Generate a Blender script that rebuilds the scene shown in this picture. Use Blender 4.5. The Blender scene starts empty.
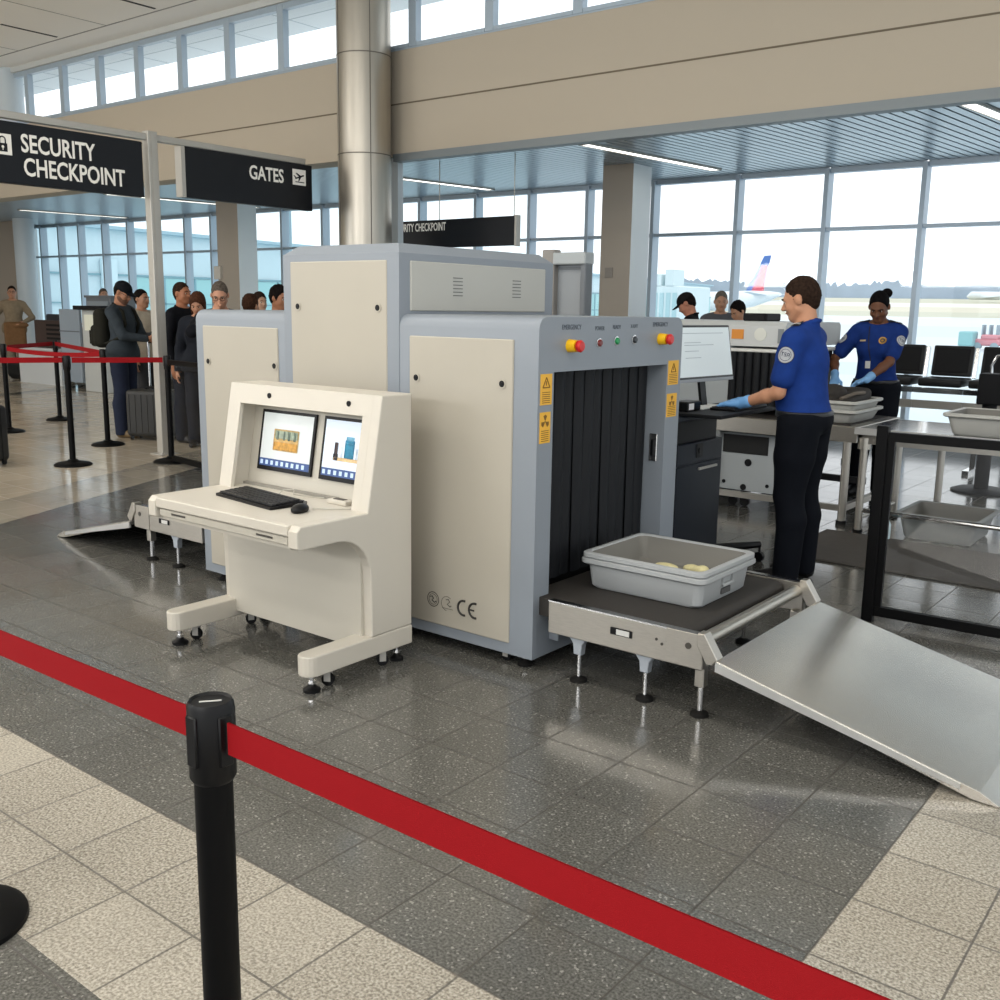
import bpy, bmesh, math, random
import numpy as np
from mathutils import Vector, Matrix
from mathutils.bvhtree import BVHTree
random.seed(7)
SC = bpy.context.scene
C = SC.collection
PI = math.pi

# ------------------------------------------------------------------ materials
def lin(h):
    h = h.lstrip('#')
    v = [int(h[i:i+2], 16)/255 for i in (0, 2, 4)]
    return tuple(((c+.055)/1.055)**2.4 if c > .04045 else c/12.92 for c in v) + (1,)
MATS = {}
def mat(name, col, rough=.5, metal=0., spec=.5, emis=0., noise=0., nscale=8., bump=0., bscale=200., alpha=None, coat=0., stretch=None):
    if name in MATS: return MATS[name]
    m = bpy.data.materials.new(name); m.use_nodes = True
    nt = m.node_tree; b = nt.nodes['Principled BSDF']
    c = lin(col) if isinstance(col, str) else tuple(col)+(1,)
    b.inputs['Base Color'].default_value = c
    b.inputs['Roughness'].default_value = rough
    b.inputs['Metallic'].default_value = metal
    b.inputs['Specular IOR Level'].default_value = spec
    b.inputs['Coat Weight'].default_value = coat
    if emis:
        b.inputs['Emission Color'].default_value = c
        b.inputs['Emission Strength'].default_value = emis
    tc = None
    if noise or bump:
        tc = nt.nodes.new('ShaderNodeTexCoord')
        src = tc.outputs['Object']
        if stretch:
            mp = nt.nodes.new('ShaderNodeMapping'); mp.inputs['Scale'].default_value = stretch
            nt.links.new(src, mp.inputs['Vector']); src = mp.outputs['Vector']
    if noise:
        n = nt.nodes.new('ShaderNodeTexNoise'); n.inputs['Scale'].default_value = nscale; n.inputs['Detail'].default_value = 4
        nt.links.new(src, n.inputs['Vector'])
        r = nt.nodes.new('ShaderNodeValToRGB')
        lo = tuple(max(0, x*(1-noise)) for x in c[:3])+(1,); hi = tuple(min(1, x*(1+noise)) for x in c[:3])+(1,)
        r.color_ramp.elements[0].position = .3; r.color_ramp.elements[0].color = lo
        r.color_ramp.elements[1].position = .7; r.color_ramp.elements[1].color = hi
        nt.links.new(n.outputs['Fac'], r.inputs['Fac']); nt.links.new(r.outputs['Color'], b.inputs['Base Color'])
    if bump:
        n2 = nt.nodes.new('ShaderNodeTexNoise'); n2.inputs['Scale'].default_value = bscale
        nt.links.new(src, n2.inputs['Vector'])
        bp = nt.nodes.new('ShaderNodeBump'); bp.inputs['Strength'].default_value = bump; bp.inputs['Distance'].default_value = .002
        nt.links.new(n2.outputs['Fac'], bp.inputs['Height']); nt.links.new(bp.outputs['Normal'], b.inputs['Normal'])
    MATS[name] = m
    return m

def glass_mat(name, tint, gloss=.06):
    if name in MATS: return MATS[name]
    m = bpy.data.materials.new(name); m.use_nodes = True
    nt = m.node_tree; nt.nodes.clear()
    o = nt.nodes.new('ShaderNodeOutputMaterial'); mx = nt.nodes.new('ShaderNodeMixShader')
    t = nt.nodes.new('ShaderNodeBsdfTransparent'); t.inputs['Color'].default_value = tuple(tint)+(1,)
    g = nt.nodes.new('ShaderNodeBsdfGlossy'); g.inputs['Roughness'].default_value = .03
    mx.inputs['Fac'].default_value = gloss
    nt.links.new(t.outputs[0], mx.inputs[1]); nt.links.new(g.outputs[0], mx.inputs[2]); nt.links.new(mx.outputs[0], o.inputs['Surface'])
    MATS[name] = m
    return m

# ------------------------------------------------------------------ mesh builder
class MB:
    def __init__(s): s.bm = bmesh.new()
    def box(s, x0, x1, y0, y1, z0, z1, bev=0., seg=2, M=None):
        r = bmesh.ops.create_cube(s.bm, size=1)
        vs = r['verts']
        for v in vs:
            v.co = Vector(((x0+x1)/2+v.co.x*(x1-x0), (y0+y1)/2+v.co.y*(y1-y0), (z0+z1)/2+v.co.z*(z1-z0)))
        if M is not None:
            for v in vs: v.co = M @ v.co
        if bev:
            es = list({e for v in vs for e in v.link_edges})
            bmesh.ops.bevel(s.bm, geom=es, offset=bev, segments=seg, profile=.5, affect='EDGES')
        return s
    def prism(s, poly, axis, a, b, bev=0., seg=2, M=None):
        # poly: list of 2d points; axis 'x' -> (y,z), 'y' -> (x,z), 'z' -> (x,y)
        def P(p, t):
            v = Vector((t, p[0], p[1])) if axis == 'x' else Vector((p[0], t, p[1])) if axis == 'y' else Vector((p[0], p[1], t))
            return M @ v if M is not None else v
        A = [s.bm.verts.new(P(p, a)) for p in poly]; B = [s.bm.verts.new(P(p, b)) for p in poly]
        n = len(poly); fs = []
        fs.append(s.bm.faces.new(A[::-1])); fs.append(s.bm.faces.new(B))
        for i in range(n): fs.append(s.bm.faces.new((A[i], A[(i+1) % n], B[(i+1) % n], B[i])))
        bmesh.ops.recalc_face_normals(s.bm, faces=fs)
        if bev:
            es = list({e for f in fs[:2] for e in f.edges})
            bmesh.ops.bevel(s.bm, geom=es, offset=bev, segments=seg, profile=.5, affect='EDGES')
        return s
    def cyl(s, p0, p1, r0, r1=None, seg=16, caps=True):
        return s.tube([p0, p1], [r0, r0 if r1 is None else r1], seg, caps)
    def tube(s, pts, r, seg=10, caps=True):
        pts = [Vector(p) for p in pts]
        rs = r if isinstance(r, (list, tuple)) else [r]*len(pts)
        rings = []; up = None
        for i, p in enumerate(pts):
            d = (pts[min(i+1, len(pts)-1)]-pts[max(i-1, 0)])
            d = d.normalized() if d.length > 1e-9 else Vector((0, 0, 1))
            if up is None:
                up = Vector((0, 0, 1)) if abs(d.z) < .9 else Vector((1, 0, 0))
            a = d.cross(up)
            a = a.normalized() if a.length > 1e-6 else d.orthogonal().normalized()
            b = a.cross(d).normalized(); up = b
            rings.append([s.bm.verts.new(p+(a*math.cos(2*PI*k/seg)+b*math.sin(2*PI*k/seg))*rs[i]) for k in range(seg)])
        fs = []
        for i in range(len(rings)-1):
            for k in range(seg):
                fs.append(s.bm.faces.new((rings[i][k], rings[i][(k+1) % seg], rings[i+1][(k+1) % seg], rings[i+1][k])))
        if caps:
            fs.append(s.bm.faces.new(rings[0][::-1])); fs.append(s.bm.faces.new(rings[-1]))
        bmesh.ops.recalc_face_normals(s.bm, faces=fs)
        return s
    def lathe(s, prof, c=(0, 0, 0), seg=32, M=None):
        c = Vector(c); rings = []
        for (r, z) in prof:
            if r < 1e-6: rings.append([s.bm.verts.new(Vector((0, 0, z)))])
            else: rings.append([s.bm.verts.new(Vector((r*math.cos(2*PI*k/seg), r*math.sin(2*PI*k/seg), z))) for k in range(seg)])
        fs = []
        for i in range(len(rings)-1):
            A, B = rings[i], rings[i+1]
            for k in range(seg):
                q = [A[k % len(A)], A[(k+1) % len(A)], B[(k+1) % len(B)], B[k % len(B)]]
                u = []
                for v in q:
                    if v not in u: u.append(v)
                if len(u) > 2:
                    try: fs.append(s.bm.faces.new(u))
                    except ValueError: pass
        for R in rings:
            for v in R:
                v.co = (M @ v.co if M is not None else v.co) + c
        bmesh.ops.recalc_face_normals(s.bm, faces=fs)
        return s
    def quad(s, *ps):
        s.bm.faces.new([s.bm.verts.new(Vector(p)) for p in ps]); return s
    def poly(s, ps): return s.quad(*ps)

def link(name, me, m, parent=None):
    o = bpy.data.objects.new(name, me); C.objects.link(o)
    if m is not None: me.materials.append(m)
    if parent is not None: o.parent = parent
    return o
def root_of(o):
    while o.parent is not None: o = o.parent
    return o
def obj(name, mb, m, parent=None, smooth=False, kind=None):
    me = bpy.data.meshes.new(name); mb.bm.normal_update(); mb.bm.to_mesh(me); mb.bm.free()
    if parent is not None:
        off = root_of(parent).location
        if off.length: me.transform(Matrix.Translation(-off))
    if smooth:
        me.shade_smooth()
        try: me.set_sharp_from_angle(angle=math.radians(40))
        except Exception: pass
    o = link(name, me, m, parent)
    if kind: o['kind'] = kind
    return o
def thing(name, label, cat, loc=(0, 0, 0), group=None):
    o = bpy.data.objects.new(name, None); C.objects.link(o); o.location = loc
    o.empty_display_size = .1
    o['label'] = label; o['category'] = cat
    if group: o['group'] = group
    return o
def tag(o, label, cat, group=None, kind=None):
    o['label'] = label; o['category'] = cat
    if group: o['group'] = group
    if kind: o['kind'] = kind
    return o
def struct(name, mb, m, smooth=False):
    return obj(name, mb, m, None, smooth, 'structure')
def copy_tree(o, parent=None):
    c = o.copy(); C.objects.link(c)
    if parent is not None: c.parent = parent
    for ch in list(o.children): copy_tree(ch, c)
    return c
def frame(o, x, y):
    x = Vector(x).normalized(); y = Vector(y); y = (y-x*y.dot(x)).normalized(); z = x.cross(y)
    M = Matrix((x, y, z)).transposed().to_4x4(); M.translation = Vector(o)
    return M
def text_mesh(name, s, size, M, m, parent, align='LEFT', bold=0., ext=.001, sx=1., spacing=1.):
    cu = bpy.data.curves.new(name, 'FONT'); cu.body = s; cu.size = size; cu.align_x = align; cu.extrude = ext; cu.offset = bold
    cu.space_character = spacing; cu.resolution_u = 3
    t = bpy.data.objects.new('tmp_text', cu); C.objects.link(t)
    dg = bpy.context.evaluated_depsgraph_get()
    me = bpy.data.meshes.new_from_object(t.evaluated_get(dg))
    bpy.data.objects.remove(t)
    me.materials.clear()
    me.transform(M @ Matrix.Diagonal((sx, 1, 1, 1)))
    if parent is not None:
        off = root_of(parent).location
        me.transform(Matrix.Translation(-off))
    me.name = name
    return link(name, me, m, parent)

# ------------------------------------------------------------------ soft solids (distance fields -> one continuous mesh)
def _rot(*a):
    M = Matrix.Identity(3)
    for ax, ang in a: M = Matrix.Rotation(ang, 3, ax) @ M
    return M
class SDF:
    def __init__(s): s.p = []
    def cone(s, a, b, ra, rb=None, k=.02): s.p.append(('cone', Vector(a), Vector(b), ra, ra if rb is None else rb, k)); return s
    def chain(s, pts, rs, k=.02):
        for i in range(len(pts)-1): s.cone(pts[i], pts[i+1], rs[i], rs[i+1], k)
        return s
    def ell(s, c, r, R=None, k=.02): s.p.append(('ell', Vector(c), Vector(r), R, k)); return s
    def rbox(s, c, h, rad, R=None, k=.01): s.p.append(('rbox', Vector(c), Vector(h), rad, R, k)); return s
    def sub(s, c, r, R=None, k=.01): s.p.append(('sub', Vector(c), Vector(r), R, k)); return s
    def cut(s, p, n): s.p.append(('cut', Vector(p), Vector(n).normalized())); return s
    def add(s, o): s.p += o.p; return s
    def grow(s, t):
        o = SDF()
        for q in s.p:
            if q[0] == 'cone': o.p.append(('cone', q[1], q[2], q[3]+t, q[4]+t, q[5]))
            elif q[0] == 'ell': o.p.append(('ell', q[1], q[2]+Vector((t, t, t)), q[3], q[4]))
            elif q[0] == 'rbox': o.p.append(('rbox', q[1], q[2]+Vector((t, t, t)), q[3]+t, q[4], q[5]))
            else: o.p.append(q)
        return o
    def bounds(s):
        lo = np.full(3, 1e9); hi = -lo
        for q in s.p:
            b = s.pb(q)
            if b is not None and q[0] not in ('sub',):
                lo = np.minimum(lo, b[0]); hi = np.maximum(hi, b[1])
        return lo, hi
    @staticmethod
    def pb(q):
        if q[0] == 'cone':
            a, b = np.array(q[1]), np.array(q[2])
            return np.minimum(a-q[3], b-q[4]), np.maximum(a+q[3], b+q[4])
        if q[0] in ('ell', 'rbox', 'sub'):
            r = np.array(q[2])
            if q[0] == 'rbox': r = r + 0
            R = q[4] if q[0] == 'rbox' else q[3]
            if R is not None: r = np.abs(np.array(R)) @ r
            return np.array(q[1])-r, np.array(q[1])+r
        return None
    def mesh(s, vox):
        lo, hi = s.bounds(); lo = lo-3*vox; hi = hi+3*vox
        n = np.ceil((hi-lo)/vox).astype(int)+1
        F = np.full(n, 1., dtype=np.float32)
        ax = [lo[i]+vox*np.arange(n[i]) for i in range(3)]
        for q in s.p:
            if q[0] == 'cut':
                d = ((ax[0]-q[1].x)*q[2].x)[:, None, None]+((ax[1]-q[1].y)*q[2].y)[None, :, None]+((ax[2]-q[1].z)*q[2].z)[None, None, :]
                F = np.maximum(F, d.astype(np.float32)); continue
            b0, b1 = s.pb(q); k = max(q[-1], 1e-4); mg = k+2.5*vox
            i0 = np.clip(np.floor((b0-mg-lo)/vox).astype(int), 0, n); i1 = np.clip(np.ceil((b1+mg-lo)/vox).astype(int)+1, 0, n)
            if (i1 <= i0).any(): continue
            X, Y, Z = np.meshgrid(*[ax[i][i0[i]:i1[i]] for i in range(3)], indexing='ij')
            if q[0] == 'cone':
                a, b = np.array(q[1]), np.array(q[2]); ba = b-a; l2 = max((ba**2).sum(), 1e-9)
                t = np.clip(((X-a[0])*ba[0]+(Y-a[1])*ba[1]+(Z-a[2])*ba[2])/l2, 0, 1)
                d = np.sqrt((X-a[0]-t*ba[0])**2+(Y-a[1]-t*ba[1])**2+(Z-a[2]-t*ba[2])**2)-(q[3]+(q[4]-q[3])*t)
            else:
                c = np.array(q[1]); R = q[4] if q[0] == 'rbox' else q[3]
                P = np.stack([X-c[0], Y-c[1], Z-c[2]], -1)
                if R is not None: P = P @ np.array(R)
                r = np.array(q[2])
                if q[0] == 'rbox':
                    g = np.abs(P)-(r-q[3])
                    d = np.sqrt((np.maximum(g, 0)**2).sum(-1))+np.minimum(g.max(-1), 0)-q[3]
                else:
                    k0 = np.sqrt(((P/r)**2).sum(-1)); k1 = np.sqrt(((P/r**2)**2).sum(-1))
                    d = np.where(k1 > 1e-6, k0*(k0-1)/np.maximum(k1, 1e-6), -r.min())
            sl = tuple(slice(i0[i], i1[i]) for i in range(3)); G = F[sl]
            if q[0] == 'sub':
                h = np.clip(.5-.5*(G+d)/k, 0, 1); F[sl] = G*(1-h)+(-d)*h+k*h*(1-h)
            else:
                h = np.clip(.5+.5*(G-d)/k, 0, 1); F[sl] = G*(1-h)+d*h-k*h*(1-h)
        return _nets(F, lo, vox)
def _nets(F, lo, vox):
    n = np.array(F.shape); S = F < 0
    cor = [(i, j, k) for i in (0, 1) for j in (0, 1) for k in (0, 1)]
    sl = lambda A, c: A[c[0]:n[0]-1+c[0], c[1]:n[1]-1+c[1], c[2]:n[2]-1+c[2]]
    cnt = sum(sl(S, c).astype(np.int8) for c in cor)
    idx = np.argwhere((cnt > 0) & (cnt < 8))
    ids = np.full(n-1, -1, dtype=np.int64); ids[tuple(idx.T)] = np.arange(len(idx))
    V = np.zeros((len(idx), 3)); W = np.zeros(len(idx))
    vals = {c: F[tuple((idx+np.array(c)).T)].astype(np.float64) for c in cor}
    for a in cor:
        for d in range(3):
            if a[d] == 0:
                b = list(a); b[d] = 1; b = tuple(b)
                fa, fb = vals[a], vals[b]; m = (fa < 0) != (fb < 0)
                t = np.where(m, fa/np.where(m, fa-fb, 1), 0)
                P = np.tile(np.array(a, float), (len(idx), 1)); P[:, d] += t
                V[m] += P[m]; W[m] += 1
    V = (V/W[:, None]+idx)*vox+lo
    quads = []
    for d in range(3):
        e1, e2 = (d+1) % 3, (d+2) % 3
        A = np.moveaxis(S, d, 0)
        sa = S.take(range(0, n[d]-1), axis=d); sb = S.take(range(1, n[d]), axis=d)
        E = np.argwhere(sa != sb)
        ok = (E[:, e1] > 0) & (E[:, e2] > 0) & (E[:, e1] < n[e1]-1) & (E[:, e2] < n[e2]-1)
        E = E[ok]
        if not len(E): continue
        def cell(o1, o2):
            Q = E.copy(); Q[:, e1] -= o1; Q[:, e2] -= o2
            return ids[tuple(Q.T)]
        q = np.stack([cell(1, 1), cell(0, 1), cell(0, 0), cell(1, 0)], 1)
        fl = ~sa[tuple(E.T)]
        q[fl] = q[fl][:, ::-1]
        quads.append(q)
    Q = np.concatenate(quads); Q = Q[(Q >= 0).all(1)]
    me = bpy.data.meshes.new('soft')
    me.vertices.add(len(V)); me.vertices.foreach_set('co', V.astype(np.float32).ravel())
    me.loops.add(len(Q)*4); me.loops.foreach_set('vertex_index', Q.astype(np.int32).ravel())
    me.polygons.add(len(Q)); me.polygons.foreach_set('loop_start', (np.arange(len(Q))*4).astype(np.int32))
    me.polygons.foreach_set('loop_total', np.full(len(Q), 4, dtype=np.int32))
    me.update(); me.validate(); me.shade_smooth()
    return me
def soft(name, sdf, vox, m, parent=None, local=True):
    me = sdf.mesh(vox); me.name = name
    if not local and parent is not None: me.transform(Matrix.Translation(-root_of(parent).location))
    return link(name, me, m, parent)
# ------------------------------------------------------------------ camera
H = 1.55
cam = bpy.data.objects.new('camera', bpy.data.cameras.new('camera')); C.objects.link(cam)
R0 = Vector((.78624939, .61771734, .01540101)); R1 = Vector((.12842877, -.1389864, -.98193117)); R2 = Vector((-.60441538, .77402072, -.18861065))
cam.matrix_world = Matrix((R0, -R1, -R2)).transposed().to_4x4()
cam.location = (0, 0, H)
cam.data.sensor_width = 36; cam.data.lens = 1002.427*36/1000; cam.data.clip_start = .05; cam.data.clip_end = 3000
SC.camera = cam
SC.view_settings.view_transform = 'Standard'
SC.view_settings.look = 'None'
SC.view_settings.exposure = 0.05
SC.cycles.use_denoising = True
SC.cycles.max_bounces = 8; SC.cycles.transparent_max_bounces = 12
SC.cycles.caustics_reflective = False; SC.cycles.caustics_refractive = False
SC.cycles.sample_clamp_indirect = 6

# world: bright overcast sky, slightly bluer towards the horizon
w = bpy.data.worlds.new('overcast_sky'); SC.world = w; w.use_nodes = True
nt = w.node_tree; bg = nt.nodes['Background']
tc = nt.nodes.new('ShaderNodeTexCoord'); sx = nt.nodes.new('ShaderNodeSeparateXYZ'); rp = nt.nodes.new('ShaderNodeValToRGB')
nt.links.new(tc.outputs['Generated'], sx.inputs[0]); nt.links.new(sx.outputs['Z'], rp.inputs['Fac'])
e = rp.color_ramp.elements
e[0].position = 0.0; e[0].color = (.86, .93, .97, 1)
e[1].position = .35; e[1].color = (.94, .97, 1, 1)
x = rp.color_ramp.elements.new(.1); x.color = (.97, .985, 1, 1)
nt.links.new(rp.outputs['Color'], bg.inputs['Color']); bg.inputs['Strength'].default_value = 1.5

# ------------------------------------------------------------------ palette
WHITE = mat('console_paint', '#c8c2b6', .35, spec=.4)
PANEL = mat('panel_paint', '#aea89b', .42, spec=.35, noise=.015, nscale=3)
BLUEGREY = mat('blue_grey_paint', '#868d95', .4, spec=.4)
BLUELT = mat('pale_blue_grey_paint', '#868d95', .4, spec=.4)
BLACK = mat('black_plastic', '#08080a', .4, spec=.25)
BLACKM = mat('black_matte', '#101114', .6, spec=.25)
RUBBER = mat('black_rubber', '#141312', .75, spec=.2)
STEEL = mat('brushed_steel', '#b9b4ab', .34, metal=.9, noise=.07, nscale=30, stretch=(1, 14, 14))
STEELW = mat('satin_steel', '#d2d2d0', .32, metal=.75, noise=.05, nscale=5)
CHROME = mat('chrome', '#d8d8d8', .15, metal=1.)
ALU = mat('anodised_aluminium', '#b8b5ae', .4, metal=.35, spec=.5)
MULL = mat('window_frame_aluminium', '#aebdca', .4, metal=.25, spec=.5)
BEIGE = mat('beige_wall_paint', '#bcb1a0', .75, spec=.15)
WALLW = mat('pale_wall_paint', '#d5d8d8', .7, spec=.2)
RED = mat('red_webbing', '#8c0d15', .7, spec=.15, bump=.3, bscale=900)
TRAY = mat('grey_tray_plastic', '#a6a9aa', .45, spec=.35)
TRAYL = mat('light_tray_plastic', '#c2c2bd', .45, spec=.35)
DARKCAB = mat('dark_cabinet_laminate', '#161c26', .45, spec=.35)
SIGNBLK = mat('black_sign_face', '#12151b', .45, spec=.3)
SIGNTXT = mat('sign_lettering', '#e9e6de', .6, emis=.12)
YELLOW = mat('yellow_sticker', '#e8b13a', .5)
INK = mat('dark_print', '#2a2724', .6)
LIGHTM = mat('light_diffuser', (1., .97, .9), .5, emis=3.)

# ------------------------------------------------------------------ floor
def nd(nt, t, **k):
    n = nt.nodes.new(t)
    for a, b in k.items(): setattr(n, a, b)
    return n
def floor_material():
    m = bpy.data.materials.new('terrazzo_tiles'); m.use_nodes = True
    nt = m.node_tree; L = nt.links.new; b = nt.nodes['Principled BSDF']
    tc = nd(nt, 'ShaderNodeTexCoord'); sp = nd(nt, 'ShaderNodeSeparateXYZ'); L(tc.outputs['Object'], sp.inputs[0])
    def mth(op, a, b_=None, c=None):
        n = nd(nt, 'ShaderNodeMath', operation=op)
        for i, v in enumerate((a, b_, c)):
            if v is None: continue
            if isinstance(v, (int, float)): n.inputs[i].default_value = v
            else: L(v, n.inputs[i])
        return n.outputs[0]
    X, Y = sp.outputs['X'], sp.outputs['Y']
    AND = lambda p, q: mth('MULTIPLY', p, q); OR = lambda p, q: mth('MAXIMUM', p, q)
    gt = lambda p, v: mth('GREATER_THAN', p, v); lt = lambda p, v: mth('LESS_THAN', p, v)
    s = mth('ADD', mth('MULTIPLY', X, -.907), mth('MULTIPLY', Y, -.42))
    near = AND(AND(lt(Y, 1.615), gt(Y, 1.04)), lt(X, -.752))
    right = AND(gt(X, -.752), lt(Y, 5.0))
    far = gt(s, 5.56)
    band = AND(gt(s, 11.65), lt(s, 11.95))
    far = mth('SUBTRACT', far, band)
    stripe = AND(gt(s, 4.98), lt(s, 5.56))
    light = OR(near, right)
    # grout lines of the 0.305 m tiles
    def grout(P, ph, wd):
        f = mth('FRACT', mth('DIVIDE', mth('ADD', P, 100*.305-ph), .305))
        return OR(lt(f, wd), gt(f, 1-wd))
    g = OR(grout(X, -.752, .0105), grout(Y, 1.615, .0105))
    # aggregate
    n1 = nd(nt, 'ShaderNodeTexNoise'); n1.inputs['Scale'].default_value = 130; n1.inputs['Detail'].default_value = 3; L(tc.outputs['Object'], n1.inputs['Vector'])
    v1 = nd(nt, 'ShaderNodeTexVoronoi'); v1.inputs['Scale'].default_value = 170; L(tc.outputs['Object'], v1.inputs['Vector'])
    sv = nd(nt, 'ShaderNodeSeparateColor'); L(v1.outputs['Color'], sv.inputs[0])
    n3 = nd(nt, 'ShaderNodeTexNoise'); n3.inputs['Scale'].default_value = .9; n3.inputs['Detail'].default_value = 3; L(tc.outputs['Object'], n3.inputs['Vector'])
    wt = nd(nt, 'ShaderNodeTexWhiteNoise', noise_dimensions='2D')
    fl = nd(nt, 'ShaderNodeCombineXYZ')
    L(mth('FLOOR', mth('DIVIDE', mth('ADD', X, .752), .305)), fl.inputs[0]); L(mth('FLOOR', mth('DIVIDE', mth('SUBTRACT', Y, 1.615), .305)), fl.inputs[1]); L(fl.outputs[0], wt.inputs['Vector'])
    def ramp(f, cols):
        r = nd(nt, 'ShaderNodeValToRGB'); L(f, r.inputs['Fac'])
        els = r.color_ramp.elements
        while len(els) < len(cols): els.new(.5)
        for el, (p, c) in zip(els, cols): el.position = p; el.color = lin(c)
        return r.outputs['Color']
    def mix(f, a, b_, t='MIX'):
        n = nd(nt, 'ShaderNodeMix', data_type='RGBA', blend_type=t)
        if isinstance(f, (int, float)): n.inputs[0].default_value = f
        else: L(f, n.inputs[0])
        for i, v in ((6, a), (7, b_)):
            if isinstance(v, tuple): n.inputs[i].default_value = v
            else: L(v, n.inputs[i])
        return n.outputs[2]
    dark = ramp(n1.outputs['Fac'], [(.32, '#43423e'), (.5, '#5e5d58'), (.68, '#767570')])
    speck = gt(sv.outputs[0], .965)
    dark = mix(mth('MULTIPLY', speck, .45), dark, lin('#b9b6ae'))
    lightc = ramp(n1.outputs['Fac'], [(.34, '#847d72'), (.5, '#aba496'), (.66, '#c8c2b5')])
    lightc = mix(mth('MULTIPLY', lt(sv.outputs[1], .08), .45), lightc, lin('#6f675a'))
    tan = ramp(n1.outputs['Fac'], [(.3, '#b2a591'), (.7, '#d2c6b2')])
    mid = ramp(n1.outputs['Fac'], [(.3, '#9a9284'), (.7, '#b0a898')])
    c = mix(light, dark, lightc); c = mix(far, c, tan); c = mix(stripe, c, mid)
    tone = mth('ADD', mth('MULTIPLY', wt.outputs['Value'], .15), .92)
    cl = nd(nt, 'ShaderNodeCombineColor'); [L(tone, cl.inputs[i]) for i in range(3)]
    c = mix(1., c, cl.outputs[0], 'MULTIPLY')
    big = ramp(n3.outputs['Fac'], [(.3, '#e6e6e6'), (.7, '#ffffff')])
    c = mix(1., c, big, 'MULTIPLY')
    gfac = mth('MULTIPLY', g, mth('SUBTRACT', .72, mth('MULTIPLY', far, .4)))
    c = mix(gfac, c, lin('#3b3732'))
    L(c, b.inputs['Base Color'])
    rr = mth('ADD', mth('MULTIPLY', n3.outputs['Fac'], .08), .08)
    rr = mth('ADD', rr, mth('MULTIPLY', wt.outputs['Value'], .055)); rr = mth('ADD', rr, mth('MULTIPLY', g, .3))
    L(mth('ADD', rr, mth('MULTIPLY', near, .12)), b.inputs['Roughness'])
    b.inputs['Specular IOR Level'].default_value = .75
    bp = nd(nt, 'ShaderNodeBump'); bp.inputs['Strength'].default_value = .06; bp.inputs['Distance'].default_value = .002
    L(mth('SUBTRACT', mth('MULTIPLY', n1.outputs['Fac'], .4), g), bp.inputs['Height']); L(bp.outputs['Normal'], b.inputs['Normal'])
    return m
struct('floor', MB().box(-27, 6, -9, 12.5, -.3, 0), floor_material())

# ------------------------------------------------------------------ bulkhead, ceilings, walls
YB = 8.7
struct('wall_bulkhead', MB().box(-27, 6, YB, YB+.35, 3.25, 4.36), BEIGE)
struct('trim_1', MB().box(-27, 6, YB-.006, YB, 3.785, 3.80), mat('joint_brown', '#6f6453', .8))
struct('trim_2', MB().box(-8.4, 6, YB-.03, YB+.10, 3.17, 3.252), mat('soffit_edge_grey', '#7d8487', .5, metal=.3))
struct('trim_3', MB().box(-27, 6, YB-.005, YB+.12, 4.36, 4.375), MULL)
struct('trim_4', MB().box(-27, 6, YB-.04, YB+.16, 5.17, 5.25), mat('head_trim_white', '#c9cbc9', .6))
CEILM = mat('white_ceiling_tile', '#eeede9', .8, spec=.1)
struct('ceiling', MB().box(-27, 6, -9, YB+.3, 5.25, 5.45), CEILM)
SEAM = mat('ceiling_seam', '#8f8f8c', .8); SLOT = mat('dark_slot', '#26282b', .8)
mb = MB().box(-27, 6, 8.17, 8.19, 5.245, 5.2505).box(-27, 6, 6.6, 6.62, 5.245, 5.2505)
for k in range(9):
    x = -20.6+k*2.42; mb.box(x, x+.012, 6.6, 8.18, 5.246, 5.2505)
struct('trim_5', mb, SEAM)
mb = MB()
for k in range(9):
    x = -19.35+k*2.42; mb.box(x, x+.045, 7.3, 8.1, 5.244, 5.2506)
struct('trim_6', mb, SLOT)
# slatted metal ceiling over the gate side, slats turned a few degrees from the wall
slat = mat('metal_ceiling_slat', '#aebbc4', .28, metal=.55)
ang = math.atan2(.09426, .99542)
RM = Matrix.Translation((0, YB, 0)) @ Matrix.Rotation(-ang, 4, 'Z')
mb = MB(); x = -28.2
while x < 6.5:
    mb.box(x, x+.088, -4.5, 8.5, 3.28, 3.296, M=RM); x += .112
bmesh.ops.bisect_plane(mb.bm, geom=mb.bm.verts[:]+mb.bm.edges[:]+mb.bm.faces[:], plane_co=(0, YB+.06, 0), plane_no=(0, -1, 0), clear_outer=True)
bmesh.ops.bisect_plane(mb.bm, geom=mb.bm.verts[:]+mb.bm.edges[:]+mb.bm.faces[:], plane_co=(0, 12.46, 0), plane_no=(0, 1, 0), clear_outer=True)
struct('ceiling_slats', mb, slat)
struct('ceiling_void', MB().box(-27, 6, YB+.05, 12.7, 3.40, 3.6), mat('void_dark', '#2a3036', .9))
struct('roof_bounce', MB().box(-27, 6, 9.06, 13.2, 3.61, 3.66), mat('bounce_white', '#eef1f2', .8))  # unseen white sheet added to bounce skylight up onto the overhang
YW = 12.5
struct('wall_left', MB().box(-24.6, -24.2, YB+.1, YW+.2, 0, 3.4), WALLW)
struct('wall_front', MB().box(-26, -22.55, 11.45, 11.6, 0, 3.3), mat('taupe_wall', '#a2978a', .75))
struct('wall_side', MB().box(-27.2, -27, -9, YB, 0, 5.4), mat('side_wall_cream', '#c9c1b2', .8))
struct('wall_sill', MB().box(-24.2, 6, YW-.02, YW+.16, 0, .12), MULL)

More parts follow.
